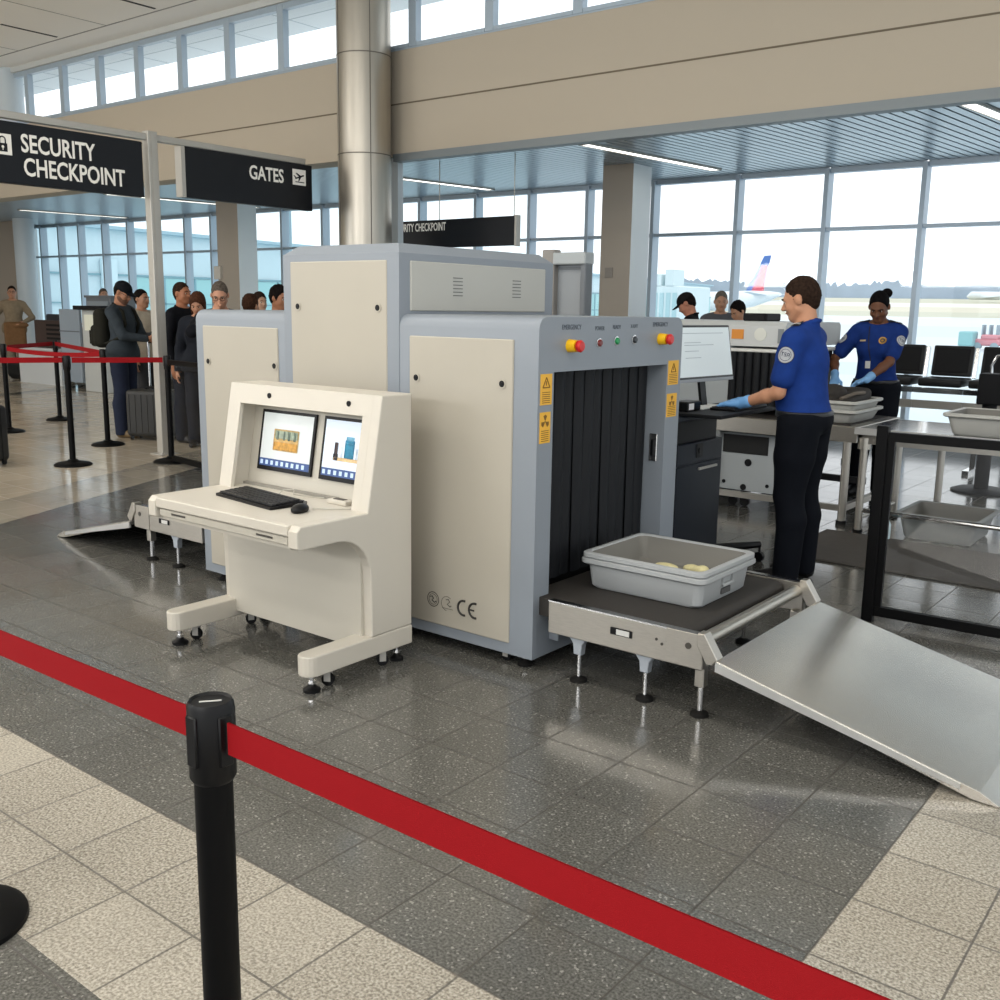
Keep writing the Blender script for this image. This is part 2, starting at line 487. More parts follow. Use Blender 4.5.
# ------------------------------------------------------------------ window wall
xs = [-24.15, -23.57, -22.76, -21.89, -20.90, -19.93, -18.93, -17.88, -17.02, -16.0, -14.9, -13.8, -12.65, -11.47, -10.29, -9.25, -8.22, -7.15, -5.913, -4.747, -3.602, -2.45, -1.3, -.1, 1.2, 2.6, 4.2, 6.0]
GL = glass_mat('clear_window_glass', (.97, .99, 1.0), .05); GLT = glass_mat('teal_tinted_glass', (.90, .98, 1.0), .06)
n = 1
for a, b_ in zip(xs[:-1], xs[1:]):
    wd = .055
    f = MB().box(a-wd/2, a+wd/2, YW-.07, YW+.10, .1, 3.27).box(a+wd/2, b_-wd/2, YW-.05, YW+.08, 2.535, 2.575).box(a+wd/2, b_-wd/2, YW-.03, YW+.08, .1, .2).box(a+wd/2, b_-wd/2, YW-.03, YW+.08, 3.22, 3.44)
    wnd = struct('window_%d' % n, f, MULL)
    p = MB().quad((a, YW+.04, .15), (b_, YW+.04, .15), (b_, YW+.04, 3.25), (a, YW+.04, 3.25))
    obj('pane', p, GLT if b_ < -9 else GL, wnd); n += 1
# clerestory band above the bulkhead
cl = [-20.8, -19.75, -18.7, -17.65, -16.6, -15.53, -14.5, -13.48, -12.45, -11.41, -10.35, -9.25, -8.13, -7.04, -5.93, -4.83, -3.73, -2.63, -1.53, -.43, .67, 1.77, 2.87, 4.4, 6]
for a, b_ in zip(cl[:-1], cl[1:]):
    f = MB().box(a-.055, a+.055, YB-.0, YB+.09, 4.38, 5.18).box(a+.06, b_-.06, YB, YB+.08, 4.38, 4.42).box(a+.06, b_-.06, YB, YB+.08, 5.10, 5.18)
    wnd = struct('window_%d' % n, f, MULL)
    obj('pane', MB().quad((a, YB+.05, 4.4), (b_, YB+.05, 4.4), (b_, YB+.05, 5.17), (a, YB+.05, 5.17)), GL, wnd); n += 1
mb = MB().box(-27, 6, YB+.3, 9.85, 5.2, 5.4)
struct('roof_overhang', mb, mat('overhang_blue_grey', '#e4eef3', .7))
mb = MB()
for k2 in range(28):
    x = -27+k2*1.15; mb.box(x, x+.02, YB+.3, 9.84, 5.197, 5.2)
mb.box(-27, 6, 9.3, 9.315, 5.197, 5.2)
struct('roof_overhang_seam', mb, mat('overhang_seam', '#b4c4cd', .7))

# ------------------------------------------------------------------ columns
cm = mat('column_steel', '#b4aea3', .36, metal=.85, noise=.05, nscale=3, stretch=(6, 6, .5))
CX, CY, CR = -8.555, 8.37, .30
col = struct('column_round', MB().cyl((CX, CY, 0), (CX, CY, 5.25), CR, seg=64), cm, True)
sm = MB()
for z in (3.2, 4.25): sm.lathe([(CR+.0005, z), (CR+.003, z), (CR+.003, z+.012), (CR+.0005, z+.012)], (CX, CY, 0), 64)
for a in (-1.95, -.55): sm.box(-.004, .004, -.004, .004, 0, 5.25, M=Matrix.Translation((CX+CR*math.cos(a), CY+CR*math.sin(a), 0)))
obj('seam', sm, mat('column_seam', '#6f6a62', .5, metal=.5), col)
struct('column_pilaster', MB().box(-9.0, -8.51, 8.86, 8.95, 0, 3.3), mat('pilaster_window_lit', '#dfeaf0', .6))  # white pilaster, window light put into its pale blue colour
struct('column_round', MB().cyl((-17.2, 8.72, 3.62), (-17.2, 8.72, 5.25), .22, seg=48), mat('white_column_paint', '#c3cdd3', .45), True)
struct('column_round', MB().cyl((-22.1, 11.3, 0), (-22.1, 11.3, 3.3), .21, seg=48), mat('white_column_paint', '#c3cdd3', .45), True)
def sqcol(x0, x1, y0, y1):
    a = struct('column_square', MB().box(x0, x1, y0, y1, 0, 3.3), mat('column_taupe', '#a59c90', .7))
    obj('lit_face', MB().box(x1-.01, x1+.004, y0+.003, y1, 0, 3.3), mat('column_window_lit', '#eaf0f2', .6), a)  # side face painted lighter, as lit by the windows
    return a
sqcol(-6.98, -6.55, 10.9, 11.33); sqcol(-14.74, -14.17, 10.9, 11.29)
tag(obj('wall_plate', MB().box(-6.90, -6.79, 10.885, 10.9, 1.93, 2.06, .004).box(-6.88, -6.81, 10.88, 10.886, 1.96, 1.975).box(-6.88, -6.81, 10.88, 10.886, 2.01, 2.025), mat('plate_grey', '#8d877f', .6)), 'small grey slotted plate on the square column behind the scanner', 'wall plate')
tag(obj('junction_box', MB().box(-14.80, -14.62, 10.85, 10.91, 1.95, 2.17, .006), mat('junction_white', '#c9c5bd', .6)), 'small pale box on the square column behind the queue', 'box')

# ------------------------------------------------------------------ recessed strip lights of the slatted ceiling
def strip(x0, y0, x1, y1, label):
    d = Vector((x1-x0, y1-y0, 0)); d.normalize(); nrm = Vector((-d.y, d.x, 0))
    t = thing('ceiling_light', label, 'light', ((x0+x1)/2, (y0+y1)/2, 3.28), 'recessed strip lights in the slatted ceiling')
    M = Matrix.Translation((x0, y0, 0)) @ Matrix.Rotation(math.atan2(d.y, d.x), 4, 'Z'); L_ = math.hypot(x1-x0, y1-y0)
    obj('frame', MB().box(-.02, L_+.02, -.075, -.055, 3.262, 3.29, M=M).box(-.02, L_+.02, .055, .075, 3.262, 3.29, M=M).box(-.02, 0, -.075, .075, 3.262, 3.29, M=M).box(L_, L_+.02, -.075, .075, 3.262, 3.29, M=M), ALU, t)
    obj('diffuser', MB().box(0, L_, -.055, .055, 3.268, 3.278, M=M), LIGHTM, t)
strip(-6.23, 9.35, -5.95, 11.87, 'strip light above the square column by the tall windows')
strip(-9.98, 10.4, -9.72, 12.1, 'short strip light behind the hanging black sign')
strip(-2.42, 9.1, -2.1, 11.6, 'strip light at the right end of the slatted ceiling')
strip(-15.6, 9.4, -15.2, 12.15, 'strip light under the black gates sign')
strip(-19.85, 10.1, -19.55, 12.2, 'strip light over the far end of the queue')

# ------------------------------------------------------------------ outside
gm = bpy.data.materials.new('airfield_ground'); gm.use_nodes = True
nt = gm.node_tree; b = nt.nodes['Principled BSDF']; b.inputs['Roughness'].default_value = .5
tc = nt.nodes.new('ShaderNodeTexCoord'); ln = nt.nodes.new('ShaderNodeVectorMath'); ln.operation = 'LENGTH'; nt.links.new(tc.outputs['Object'], ln.inputs[0])
dv = nt.nodes.new('ShaderNodeMath'); dv.operation = 'DIVIDE'; dv.inputs[1].default_value = 400; nt.links.new(ln.outputs['Value'], dv.inputs[0])
rp = nt.nodes.new('ShaderNodeValToRGB'); rp.color_ramp.interpolation = 'CONSTANT'; nt.links.new(dv.outputs[0], rp.inputs['Fac'])
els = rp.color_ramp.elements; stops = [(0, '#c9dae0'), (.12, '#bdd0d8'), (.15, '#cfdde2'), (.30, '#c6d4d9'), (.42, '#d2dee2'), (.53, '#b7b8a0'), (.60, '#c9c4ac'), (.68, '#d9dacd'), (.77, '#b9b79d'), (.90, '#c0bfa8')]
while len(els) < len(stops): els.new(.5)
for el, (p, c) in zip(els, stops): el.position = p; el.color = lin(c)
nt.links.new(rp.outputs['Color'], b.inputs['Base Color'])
mb = MB(); prof = [(13.2, -1.2), (30, -1.2), (60, -1.2), (100, -1.1), (160, -.5), (220, 1.2), (300, 4.3), (420, 7.5)]
prev = None
for (d, z) in prof:
    row = [mb.bm.verts.new((d*math.sin(a)*1.0 if d > 20 else a*9, max(12.9, d*math.cos(a)), z)) for a in np.linspace(-1.35, 1.1, 40)]
    if prev:
        for i in range(39): mb.bm.faces.new((prev[i], prev[i+1], row[i+1], row[i]))
    prev = row
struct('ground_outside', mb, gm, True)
# distant wood along the far edge of the airfield
tm = mat('haze_blue_trees', '#a3b4c8', .95, noise=.08, nscale=.15)  # distance haze is mixed into the tree colour
mb = MB(); rnd = random.Random(3); pts = []
for i in range(800):
    a = -1.0+i*.002; r = 405
    pts.append((r*math.sin(a), r*math.cos(a), 7.2, 7.2+5.6+rnd.uniform(-.9, 1.1)+.6*math.sin(i*.13)+.5*math.sin(i*.05)))
for p, q in zip(pts[:-1], pts[1:]):
    mb.quad((p[0], p[1], 4), (q[0], q[1], 4), (q[0], q[1], q[3]), (p[0], p[1], p[3]))
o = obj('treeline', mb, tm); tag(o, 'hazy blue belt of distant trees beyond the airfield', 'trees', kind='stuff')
# ------------------------------------------------------------------ the x-ray scanner
MX0, MX1, MY0, MY1, MZ0, MZ1 = -4.73, -2.42, 3.34, 4.56, .055, 1.515
HX0, HX1, HZ = -3.99, -3.20, 1.83
def rounded(y0, y1, z0, z1, r, n=6):
    p = [(y0, z0), (y1, z0)]
    for c, a0 in (((y1-r, z1-r), 0), ((y0+r, z1-r), PI/2)):
        for i in range(n+1):
            a = a0+PI/2*i/n; p.append((c[0]+r*math.cos(a), c[1]+r*math.sin(a)))
    return p
sc = thing('xray_scanner', 'large white and blue-grey baggage x-ray scanner with a tall middle hood', 'x-ray machine', (-3.6, 3.95, 0))
TY0, TY1, TZ = 3.452, 4.42, 1.288   # tunnel mouth
# body as shell: solid core behind the curtains plus portal frames at both ends
core = MB().prism(rounded(MY0, MY1, MZ0, MZ1, .055), 'x', MX0+.16, MX1-.16)
obj('housing', core, BLUEGREY, sc, True)
def portal(xa, xb, name):
    mb = MB()
    out = rounded(MY0, MY1, MZ0, MZ1, .055)
    # near jamb, far jamb, lintel
    mb.prism([(MY0, MZ0), (TY0, MZ0), (TY0, TZ), (MY0, TZ)], 'x', xa, xb)
    mb.prism([(TY1, MZ0), (MY1, MZ0), (MY1, TZ), (TY1, TZ)], 'x', xa, xb)
    mb.prism([(MY0, TZ), (MY1, TZ)]+[p for p in out[2:]], 'x', xa, xb)
    mb.box(min(xa, xb), max(xa, xb), TY0, TY1, MZ0, .2)
    return obj(name, mb, BLUELT, sc, True)
portal(MX1-.16, MX1, 'end_frame'); portal(MX0, MX0+.16, 'end_frame')
# hood: chamfered block straddling the body
def hoodpoly(i): return [(HX0+i, MY0-.003+i), (HX1-i, MY0-.003+i), (HX1-i, MY1-.03-i), (HX0+i, MY1-.03-i)]
mb = MB()
lv = [(1.42, 0), (1.785, 0), (HZ, .055)]
rings = [[mb.bm.verts.new((p[0], p[1], z)) for p in hoodpoly(i)] for z, i in lv]
for A, B in zip(rings[:-1], rings[1:]):
    for i in range(4): mb.bm.faces.new((A[i], A[(i+1) % 4], B[(i+1) % 4], B[i]))
mb.bm.faces.new(rings[-1])
bmesh.ops.recalc_face_normals(mb.bm, faces=mb.bm.faces[:])
obj('hood', mb, BLUEGREY, sc)
obj('hood_edge_band', MB().box(HX0, HX1, MY0-.003, MY0+.04, MZ0, 1.42), BLUEGREY, sc)
def panel(x0, x1, z0, z1, name='side_panel', y=MY0):
    return obj(name, MB().box(x0, x1, y-.007, y+.004, z0, z1, .004, 1), PANEL, sc)
def bolts(p, pts, y=MY0-.008):
    for (x, z) in pts:
        b_ = obj('lock', MB().cyl((x, y, z), (x, y-.004, z), .014, seg=16).cyl((x, y-.004, z), (x, y-.006, z), .007, seg=10), BLACK, p)
        obj('lock_ring', MB().lathe([(.014, 0), (.021, 0), (.021, .003), (.014, .003)], (x, y, z), 20, Matrix.Rotation(PI/2, 4, 'X')), PANEL, b_)
p1 = panel(-3.135, -2.545, .105, 1.42); bolts(p1, [(-3.09, 1.235), (-2.60, 1.235)])
p2 = panel(-3.935, -3.275, .105, 1.753); bolts(p2, [(-3.88, 1.54), (-3.33, 1.54)])
p3 = panel(-4.665, -4.045, .105, 1.43); bolts(p3, [(-4.62, 1.24), (-4.07, 1.24)])
# hood end panel with two columns of louvres
hp = obj('hood_end_panel', MB().box(HX1-.004, HX1+.007, 3.408, 4.455, 1.528, 1.752, .004, 1), mat('panel_cool', '#b2b1aa', .42, noise=.015, nscale=3), sc)
for yc in (3.735, 4.20):
    mb = MB()
    for i in range(6): mb.box(HX1+.006, HX1+.0085, yc-.035, yc+.035, 1.60+i*.0165, 1.604+i*.0165)
    obj('louvre_slots', mb, mat('slot_dark', '#5d5e5e', .7), hp)
# curtains: strips of leaded rubber, pleated
CURT = mat('lead_curtain', '#131519', .6, spec=.3)
def curtain(x, s):
    for i in range(12):
        y0 = TY0+.006+i*(TY1-TY0-.012)/12; y1 = TY0+.006+(i+1)*(TY1-TY0-.012)/12
        mb = MB(); n = 5; V = []
        for z in (.345, .6, .9, 1.285):
            V.append([mb.bm.verts.new((x+s*(.012*math.sin(PI*j/n*1.0)+.006*((i*7) % 3)+(.006*math.sin(i*2.1)*(1.3-z))), y0+(y1-y0)*j/n*1.03, z)) for j in range(n+1)])
        for a in range(3):
            for j in range(n): mb.bm.faces.new((V[a][j], V[a][j+1], V[a+1][j+1], V[a+1][j]))
        obj('curtain_strip', mb, CURT, sc, True)
curtain(MX1-.12, 1); curtain(MX0+.12, -1)
obj('tunnel_back', MB().box(MX1-.16, MX1-.158, TY0, TY1, .2, TZ), mat('tunnel_black', '#050506', .8), sc)
# controls on the end frame
def dome(x, y, z, r, l, m, name, parent, ring=None):
    b_ = obj(name, MB().lathe([(0, l), (r*.7, l), (r, l*.7), (r, 0)], (x, y, z), 20, Matrix.Rotation(PI/2, 4, 'Y')), m, parent, True)
    if ring: obj('bezel', MB().lathe([(r*1.35, 0), (r*1.35, .004), (r, .005)], (x, y, z), 20, Matrix.Rotation(PI/2, 4, 'Y')), ring, b_)
    return b_
YEL = mat('yellow_plastic', '#f2bd12', .35); REDP = mat('red_plastic', '#c8201c', .35); GRN = mat('green_lamp', '#12874a', .3); DRED = mat('dark_red_lamp', '#6e1c18', .3)
for (y, z) in ((3.56, 1.395), (4.335, 1.412)):
    e_ = obj('emergency_stop', MB().cyl((MX1, y, z), (MX1+.04, y, z), .028, .025, 20), YEL, sc, True)
    obj('push_button', MB().lathe([(0, .028), (.020, .026), (.026, .018), (.024, .006), (.014, 0)], (MX1+.04, y, z), 20, Matrix.Rotation(PI/2, 4, 'Y')), REDP, e_, True)
dome(MX1, 3.79, 1.403, .016, .014, DRED, 'indicator_lamp', sc, CHROME)
dome(MX1, 3.935, 1.409, .016, .014, GRN, 'indicator_lamp', sc, CHROME)
dome(MX1, 4.09, 1.413, .016, .014, mat('dark_lamp', '#20262c', .3), 'indicator_lamp', sc, CHROME)
def fmx(y, z): return frame((MX1+.0012, y, z), (0, 1, 0), (0, 0, 1))
for (s_, y, z, sz) in (('EMERGENCY', 3.50, 1.463, .03), ('POWER', 3.755, 1.458, .026), ('READY', 3.90, 1.463, .026), ('X-RAY', 4.055, 1.466, .026), ('EMERGENCY', 4.26, 1.472, .03)):
    text_mesh('button_lettering', s_, sz, fmx(y, z), mat('pale_print', '#4c5560', .6), sc, ext=.0004, sx=.85)
def sticker(y0, y1, z0, z1, k):
    s_ = obj('warning_sticker', MB().box(MX1, MX1+.0015, y0, y1, z0, z1), YELLOW, sc)
    mb = MB(); cy = (y0+y1)/2; w_ = (y1-y0)
    for i in range(6): mb.box(MX1+.0015, MX1+.002, y0+.012, y1-.012, z0+.008+i*.0085, z0+.011+i*.0085)
    if k: # trefoil
        c0 = (MX1+.002, cy, z1-.04)
        for a in range(3):
            t0 = PI/2+a*2*PI/3
            mb.poly([(c0[0], c0[1]+r*math.cos(t0+d), c0[2]+r*math.sin(t0+d)) for (r, d) in ((.006, -.5), (.027, -.5), (.03, 0), (.027, .5), (.006, .5))])
        mb.cyl((MX1+.0015, cy, c0[2]), (MX1+.002, cy, c0[2]), .004, seg=10)
    else:
        c0 = (MX1+.002, cy, z1-.042); r = .028
        for q in range(3):
            a0 = PI/2+q*2*PI/3; a1 = a0+2*PI/3
            A = Vector((c0[0], c0[1]+r*math.cos(a0), c0[2]+r*math.sin(a0))); B = Vector((c0[0], c0[1]+r*math.cos(a1), c0[2]+r*math.sin(a1)))
            mb.cyl(A, B, .0025, seg=6)
        mb.box(MX1+.0015, MX1+.002, cy-.003, cy+.003, c0[2]-.006, c0[2]+.012)
    obj('sticker_print', mb, mat('sticker_ink', '#7a5614', .6), s_)
sticker(3.356, 3.438, 1.155, 1.283, 0); sticker(3.356, 3.432, .995, 1.125, 1)
sticker(4.43, 4.535, 1.185, 1.305, 0); sticker(4.43, 4.53, 1.025, 1.142, 1)
lt = obj('door_latch', MB().box(-2.50, -2.455, 4.412, 4.4205, .80, .94, .003, 1), CHROME, sc)
obj('latch_handle', MB().box(-2.487, -2.468, 4.402, 4.413, .83, .91, .003, 1), BLACK, lt)
# certification marks on the side panel
def fmy(x, z, y=MY0-.0075): return frame((x, y, z), (1, 0, 0), (0, 0, 1))
mk = MB()
for (xx, rr) in ((-2.985, .036),):
    for (r0, r1) in ((rr, rr*.9), (rr*.72, rr*.66)):
        mk.lathe([(r0, 0), (r1, 0), (r1, .0006), (r0, .0006)], (xx, MY0-.0075, .222), 28, Matrix.Rotation(PI/2, 4, 'X'))
mk.tube([(-3.002, MY0-.008, .232), (-2.99, MY0-.008, .236), (-2.983, MY0-.008, .226), (-2.992, MY0-.008, .216), (-2.976, MY0-.008, .208), (-2.966, MY0-.008, .216)], .0025, 6)
obj('round_mark', mk, INK, p1)
mk = MB()
a_ = [(-2.90+.034*math.cos(t), MY0-.008, .216+.034*math.sin(t)) for t in np.linspace(.9, 4.6, 14)]
mk.tube(a_, .0013, 6); mk.tube([(-2.93, MY0-.008, .193), (-2.865, MY0-.008, .193)], .0012, 6)
mk.tube([(-2.905, MY0-.008, .234), (-2.892, MY0-.008, .238), (-2.884, MY0-.008, .226), (-2.899, MY0-.008, .214), (-2.882, MY0-.008, .204), (-2.875, MY0-.008, .21)], .0025, 6)
obj('seal_mark', mk, mat('grey_print', '#5a564f', .6), p1)
mk = MB()
for c_, mid_ in ((-2.80, 0), (-2.735, 1)):
    mk.tube([(c_+.034*math.cos(t), MY0-.008, .215+.034*math.sin(t)) for t in np.linspace(PI*.42, PI*1.58, 14)], .0054, 6)
    if mid_: mk.tube([(c_-.034, MY0-.008, .215), (c_-.004, MY0-.008, .215)], .004, 6)
obj('ce_mark', mk, INK, p1)
# feet and castors
def levelling_foot(x, y, ztop, parent, r=.035, rod=.008, m=RUBBER):
    f_ = obj('levelling_foot', MB().lathe([(0, .03), (r*.4, .03), (r*.55, .022), (r, .012), (r, 0), (0, 0)], (x, y, 0), 20), m, parent, True)
    obj('threaded_rod', MB().cyl((x, y, .02), (x, y, ztop), rod, seg=10).cyl((x, y, .035), (x, y, .045), rod*1.9, seg=6), CHROME, f_)
    return f_
def castor(x, y, ztop, parent, r=.028, ang=0.):
    Rz = Matrix.Translation((x, y, 0)) @ Matrix.Rotation(ang, 4, 'Z')
    c_ = obj('castor', MB().box(-.022, .022, -.02, .02, ztop-.006, ztop, M=Rz).box(-.014, .014, -.017, -.014, r*.8, ztop, M=Rz).box(-.014, .014, .014, .017, r*.8, ztop, M=Rz), ALU, parent)
    obj('wheel', MB().cyl(Rz @ Vector((0, -.011, r)), Rz @ Vector((0, .011, r)), r, seg=20), BLACK, c_, True)
    return c_
for x in (-4.64, -2.50):
    for y in (3.40, 4.48): levelling_foot(x, y, .07, sc, .034, .011)
for x in (-4.45, -2.60):
    for y in (3.40, 4.48): castor(x, y, .06, sc, .024)
obj('mounting_bracket', MB().box(MX1-.0, MX1+.05, 3.462, 3.49, .12, .30, .003, 1), BLUEGREY, sc)

# ------------------------------------------------------------------ conveyors and ramps
LEGM = mat('pale_cast_metal', '#b3bac2', .4, metal=.4)
def conveyor(name, x0, x1, end, label):
    # x0 machine side, x1 outer end; end=+1 outer end towards +x
    t = thing(name, label, 'conveyor', ((x0+x1)/2, 3.86, 0))
    lo, hi = min(x0, x1), max(x0, x1)
    yn, yf = 3.34, 4.37
    for (ya, yb) in ((yn, yn+.035), (yf-.035, yf)):
        r_ = obj('side_rail', MB().box(lo, hi, ya, yb, .20, .338, .004, 1), STEEL, t)
        if ya == yn:
            sg = end; xm = x1-sg*.155
            obj('end_plate', MB().box(min(xm, x1), max(xm, x1), ya-.004, ya, .205, .342, .001, 1), STEEL, r_)
            xx = x0+sg*.36
            obj('rail_switch', MB().box(xx-.05, xx+.05, ya-.006, ya, .262, .292, .002, 1), BLACK, r_)
            obj('switch_label', MB().box(xx-.02, xx+.04, ya-.0075, ya-.006, .266, .288), mat('label_silver', '#c9c9c6', .4), r_)
            mb = MB()
            for d_, z_ in ((.16, .285), (.185, .27), (.21, .285), (.24, .268), (.24, .29)): mb.cyl((xx+sg*d_, ya, z_), (xx+sg*d_, ya-.003, z_), .006, seg=8)
            mb.cyl((x1-sg*.06, ya-.004, .29), (x1-sg*.06, ya-.007, .29), .013, seg=12)
            obj('rail_bolt', mb, mat('bolt_dark', '#4d4a45', .5, metal=.5), r_)
        obj('rail_edge', MB().box(lo, hi, ya, yb, .336, .342), CHROME, r_)
    # belt loop
    be = x1-end*.13
    pts = []
    R_ = .04; zc = .29
    ring = [(be-end*0+end*R_*math.sin(a), zc+R_*math.cos(a)) for a in np.linspace(0, PI, 9)]
    ring += [(x0-end*.16, zc-R_), (x0-end*.16, zc+R_)]
    obj('belt', MB().prism(ring, 'y', yn+.045, yf-.045), mat('belt_rubber', '#35322f', .6, spec=.3, noise=.1, nscale=60), t, True)
    rl = obj('end_roller', MB().cyl((x1-end*.035, yn+.04, .297), (x1-end*.035, yf-.04, .297), .028, seg=28), mat('roller_steel', '#b5b0a6', .3, metal=.9), t, True)
    obj('roller_shaft', MB().cyl((x1-end*.035, yn+.0, .297), (x1-end*.035, yf, .297), .010, seg=12), CHROME, rl)
    obj('underframe', MB().box(lo+.03, hi-.2, yn+.06, yf-.06, .215, .245), BLACKM, t)
    # slanted end brackets
    for (ya, yb) in ((yn-.012, yn+.04), (yf-.04, yf+.012)):
        obj('end_bracket', MB().prism([(x1-end*.02, .350), (x1+end*.008, .352), (x1+end*.066, .262), (x1+end*.045, .236), (x1+end*.02, .236), (x1-end*.02, .30)], 'y', ya, yb, .003, 1), STEEL, t)
    # legs
    ls = [-2.21, -1.89, -1.645] if end > 0 else [-5.07, -5.34]
    for i, xl in enumerate(ls):
        i = 2 if i == len(ls)-1 else 0
        for yl in (yn+.05, yf-.05):
            l_ = obj('leg', MB().prism([(xl-.05, .2), (xl+.05, .2), (xl+.022, .165), (xl+.018, .12), (xl-.018, .12), (xl-.022, .165)], 'y', yl-.018, yl+.018, .003, 1) if i < 2 else MB().box(xl-.02, xl+.02, yl-.02, yl+.02, .12, .21, .003, 1), LEGM if i < 2 else STEEL, t)
            obj('rod', MB().cyl((xl, yl, .018), (xl, yl, .13), .009 if i < 2 else .012, seg=10), CHROME, l_)
            obj('foot', MB().lathe([(0, .022), (.014, .022), (.035, .012), (.037, 0), (0, 0)], (xl, yl, 0), 20), RUBBER, l_, True)
    return t
conveyor('exit_conveyor', -2.34, -1.62, 1, 'short belt conveyor in front of the scanner mouth with grey trays on it')
conveyor('entry_conveyor', -4.76, -5.43, -1, 'short belt conveyor behind the console at the far end of the scanner')
def ramp(x0, x1, z0, label):
    lo, hi = x0, x1; s = 1 if x1 > x0 else -1
    t = thing('steel_ramp', label, 'ramp', ((x0+x1)/2, 3.93, 0))
    L_ = math.hypot(x1-x0, z0-.014); th = .022
    yn, yf = 3.33, 4.37
    top = [(x0, z0), (x1-s*.06, .026+.012), (x1, .006), (x1, .001), (x1-s*.08, .004), (x0, z0-th)]
    obj('sheet', MB().prism(top, 'y', yn, yf, .002, 1), mat('ramp_steel', '#d2cec6', .24, metal=.85, noise=.08, nscale=2.5), t)
    for ya in (yn, yf):
        obj('side_flange', MB().prism([(x0, z0-.004), (x1-s*.12, .048), (x1-s*.12, .030), (x0, z0-.04)], 'y', ya-.006, ya+.006), STEELW, t)
    return t
ramp(-1.56, -.556, .258, 'wide brushed steel ramp sloping from the tray conveyor to the pale tiles')
ramp(-5.47, -6.36, .23, 'low steel ramp beyond the operator console, sloping away to the far end')

# ------------------------------------------------------------------ trays
def tray_mesh(x0, x1, y0, y1, z0, h, fl, th=.006, lip=.022, rad=.04, inner=False):
    mb = MB()
    def rr(ins, z, n=5):
        a0, a1, b0, b1 = x0-ins, x1+ins, y0-ins, y1+ins; r = rad
        o = []
        for cx_, cy_, t0 in ((a1-r, b1-r, 0), (a0+r, b1-r, PI/2), (a0+r, b0+r, PI), (a1-r, b0+r, 1.5*PI)):
            for i in range(n+1): o.append(mb.bm.verts.new((cx_+r*math.cos(t0+PI/2*i/n), cy_+r*math.sin(t0+PI/2*i/n), z)))
        return o
    R_ = [rr(-.012, z0), rr(0, z0+.012), rr(fl*.85, z0+h-.028), rr(fl+lip*.55, z0+h-.028), rr(fl+lip, z0+h-.02), rr(fl+lip, z0+h-.004), rr(fl+lip*.7, z0+h), rr(fl, z0+h), rr(fl-th, z0+h-.006)]
    if inner: R_ = [rr(fl-th, z0+h-.006), rr(-th, z0+.016), rr(-.016, z0+th)]
    for A, B in zip(R_[:-1], R_[1:]):
        n = len(A)
        for i in range(n): mb.bm.faces.new((A[i], A[(i+1) % n], B[(i+1) % n], B[i]))
    mb.bm.faces.new(R_[-1] if inner else R_[0][::-1])
    bmesh.ops.recalc_face_normals(mb.bm, faces=mb.bm.faces[:])
    return mb
def tray(x0, x1, y0, y1, z0, h, m, label, fl=.03, group=None, handle=True):
    t = thing('security_tray', label, 'tray', ((x0+x1)/2, (y0+y1)/2, z0), group)
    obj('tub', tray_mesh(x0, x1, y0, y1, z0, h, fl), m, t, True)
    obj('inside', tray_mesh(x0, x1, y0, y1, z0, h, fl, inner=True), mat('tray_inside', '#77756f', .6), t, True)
    if handle:
        yc = (y0+y1)/2; X = x1+fl*.8
        obj('grip', MB().box(X-.002, X+.012, yc-.05, yc+.05, z0+h-.075, z0+h-.062, .003, 1).box(X-.004, X+.008, yc-.05, yc-.042, z0+h-.075, z0+h-.03).box(X-.004, X+.008, yc+.042, yc+.05, z0+h-.075, z0+h-.03), m, t)
        obj('label_slot', MB().box(X-.008, X+.001, yc-.04, yc+.04, z0+h-.11, z0+h-.085), mat('slot_shadow', '#4c4c4c', .7), t)
    return t
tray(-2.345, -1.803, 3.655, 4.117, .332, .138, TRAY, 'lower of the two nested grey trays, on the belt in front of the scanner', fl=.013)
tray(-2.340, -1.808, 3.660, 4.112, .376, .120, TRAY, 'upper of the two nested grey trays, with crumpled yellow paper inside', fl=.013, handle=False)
pp = SDF().ell((-1.99, 3.99, .405), (.045, .020, .020), _rot(('Z', -.5))).ell((-1.95, 3.98, .408), (.028, .024, .026)).ell((-2.03, 4.01, .40), (.035, .024, .018)).ell((-2.14, 3.99, .395), (.06, .03, .016))
tag(soft('crumpled_paper', pp, .006, mat('pale_yellow_paper', '#d8cf9e', .8, noise=.1, nscale=60)), 'crumpled pale yellow paper lying inside the upper tray on the belt', 'paper')
# ------------------------------------------------------------------ operator console
KX0, KX1 = -3.93, -2.93
con = thing('operator_console', 'white operator console with two sloped screens standing against the scanner side', 'console', (-3.43, 2.85, 0))
YR, YFT, ZT = 3.13, 2.955, 1.185      # rear, top front, top
# cheeks (side profile): slope, desk, swept knee space, plinth
def arc(c, r, a0, a1, n=8): return [(c[0]+r*math.cos(a0+(a1-a0)*i/n), c[1]+r*math.sin(a0+(a1-a0)*i/n)) for i in range(n+1)]
YD0, ZD = 2.485, .705                # desk front, desk top
prof = [(YR, .163), (YR, ZT), (YFT, ZT), (2.865, ZD), (YD0+.02, ZD), (YD0, ZD-.02), (YD0, .62), (YD0+.01, .61)]
prof += [(2.66, .61)] + arc((2.70, .43), .18, PI*.58, 0, 8)[1:] + [(2.885, .17), (2.885, .163)]
for xa, xb in ((KX0, KX0+.055), (KX1-.055, KX1)):
    obj('side_cheek', MB().prism(prof, 'x', xa, xb, .006, 2), WHITE, con)
xi0, xi1 = KX0+.05, KX1-.05
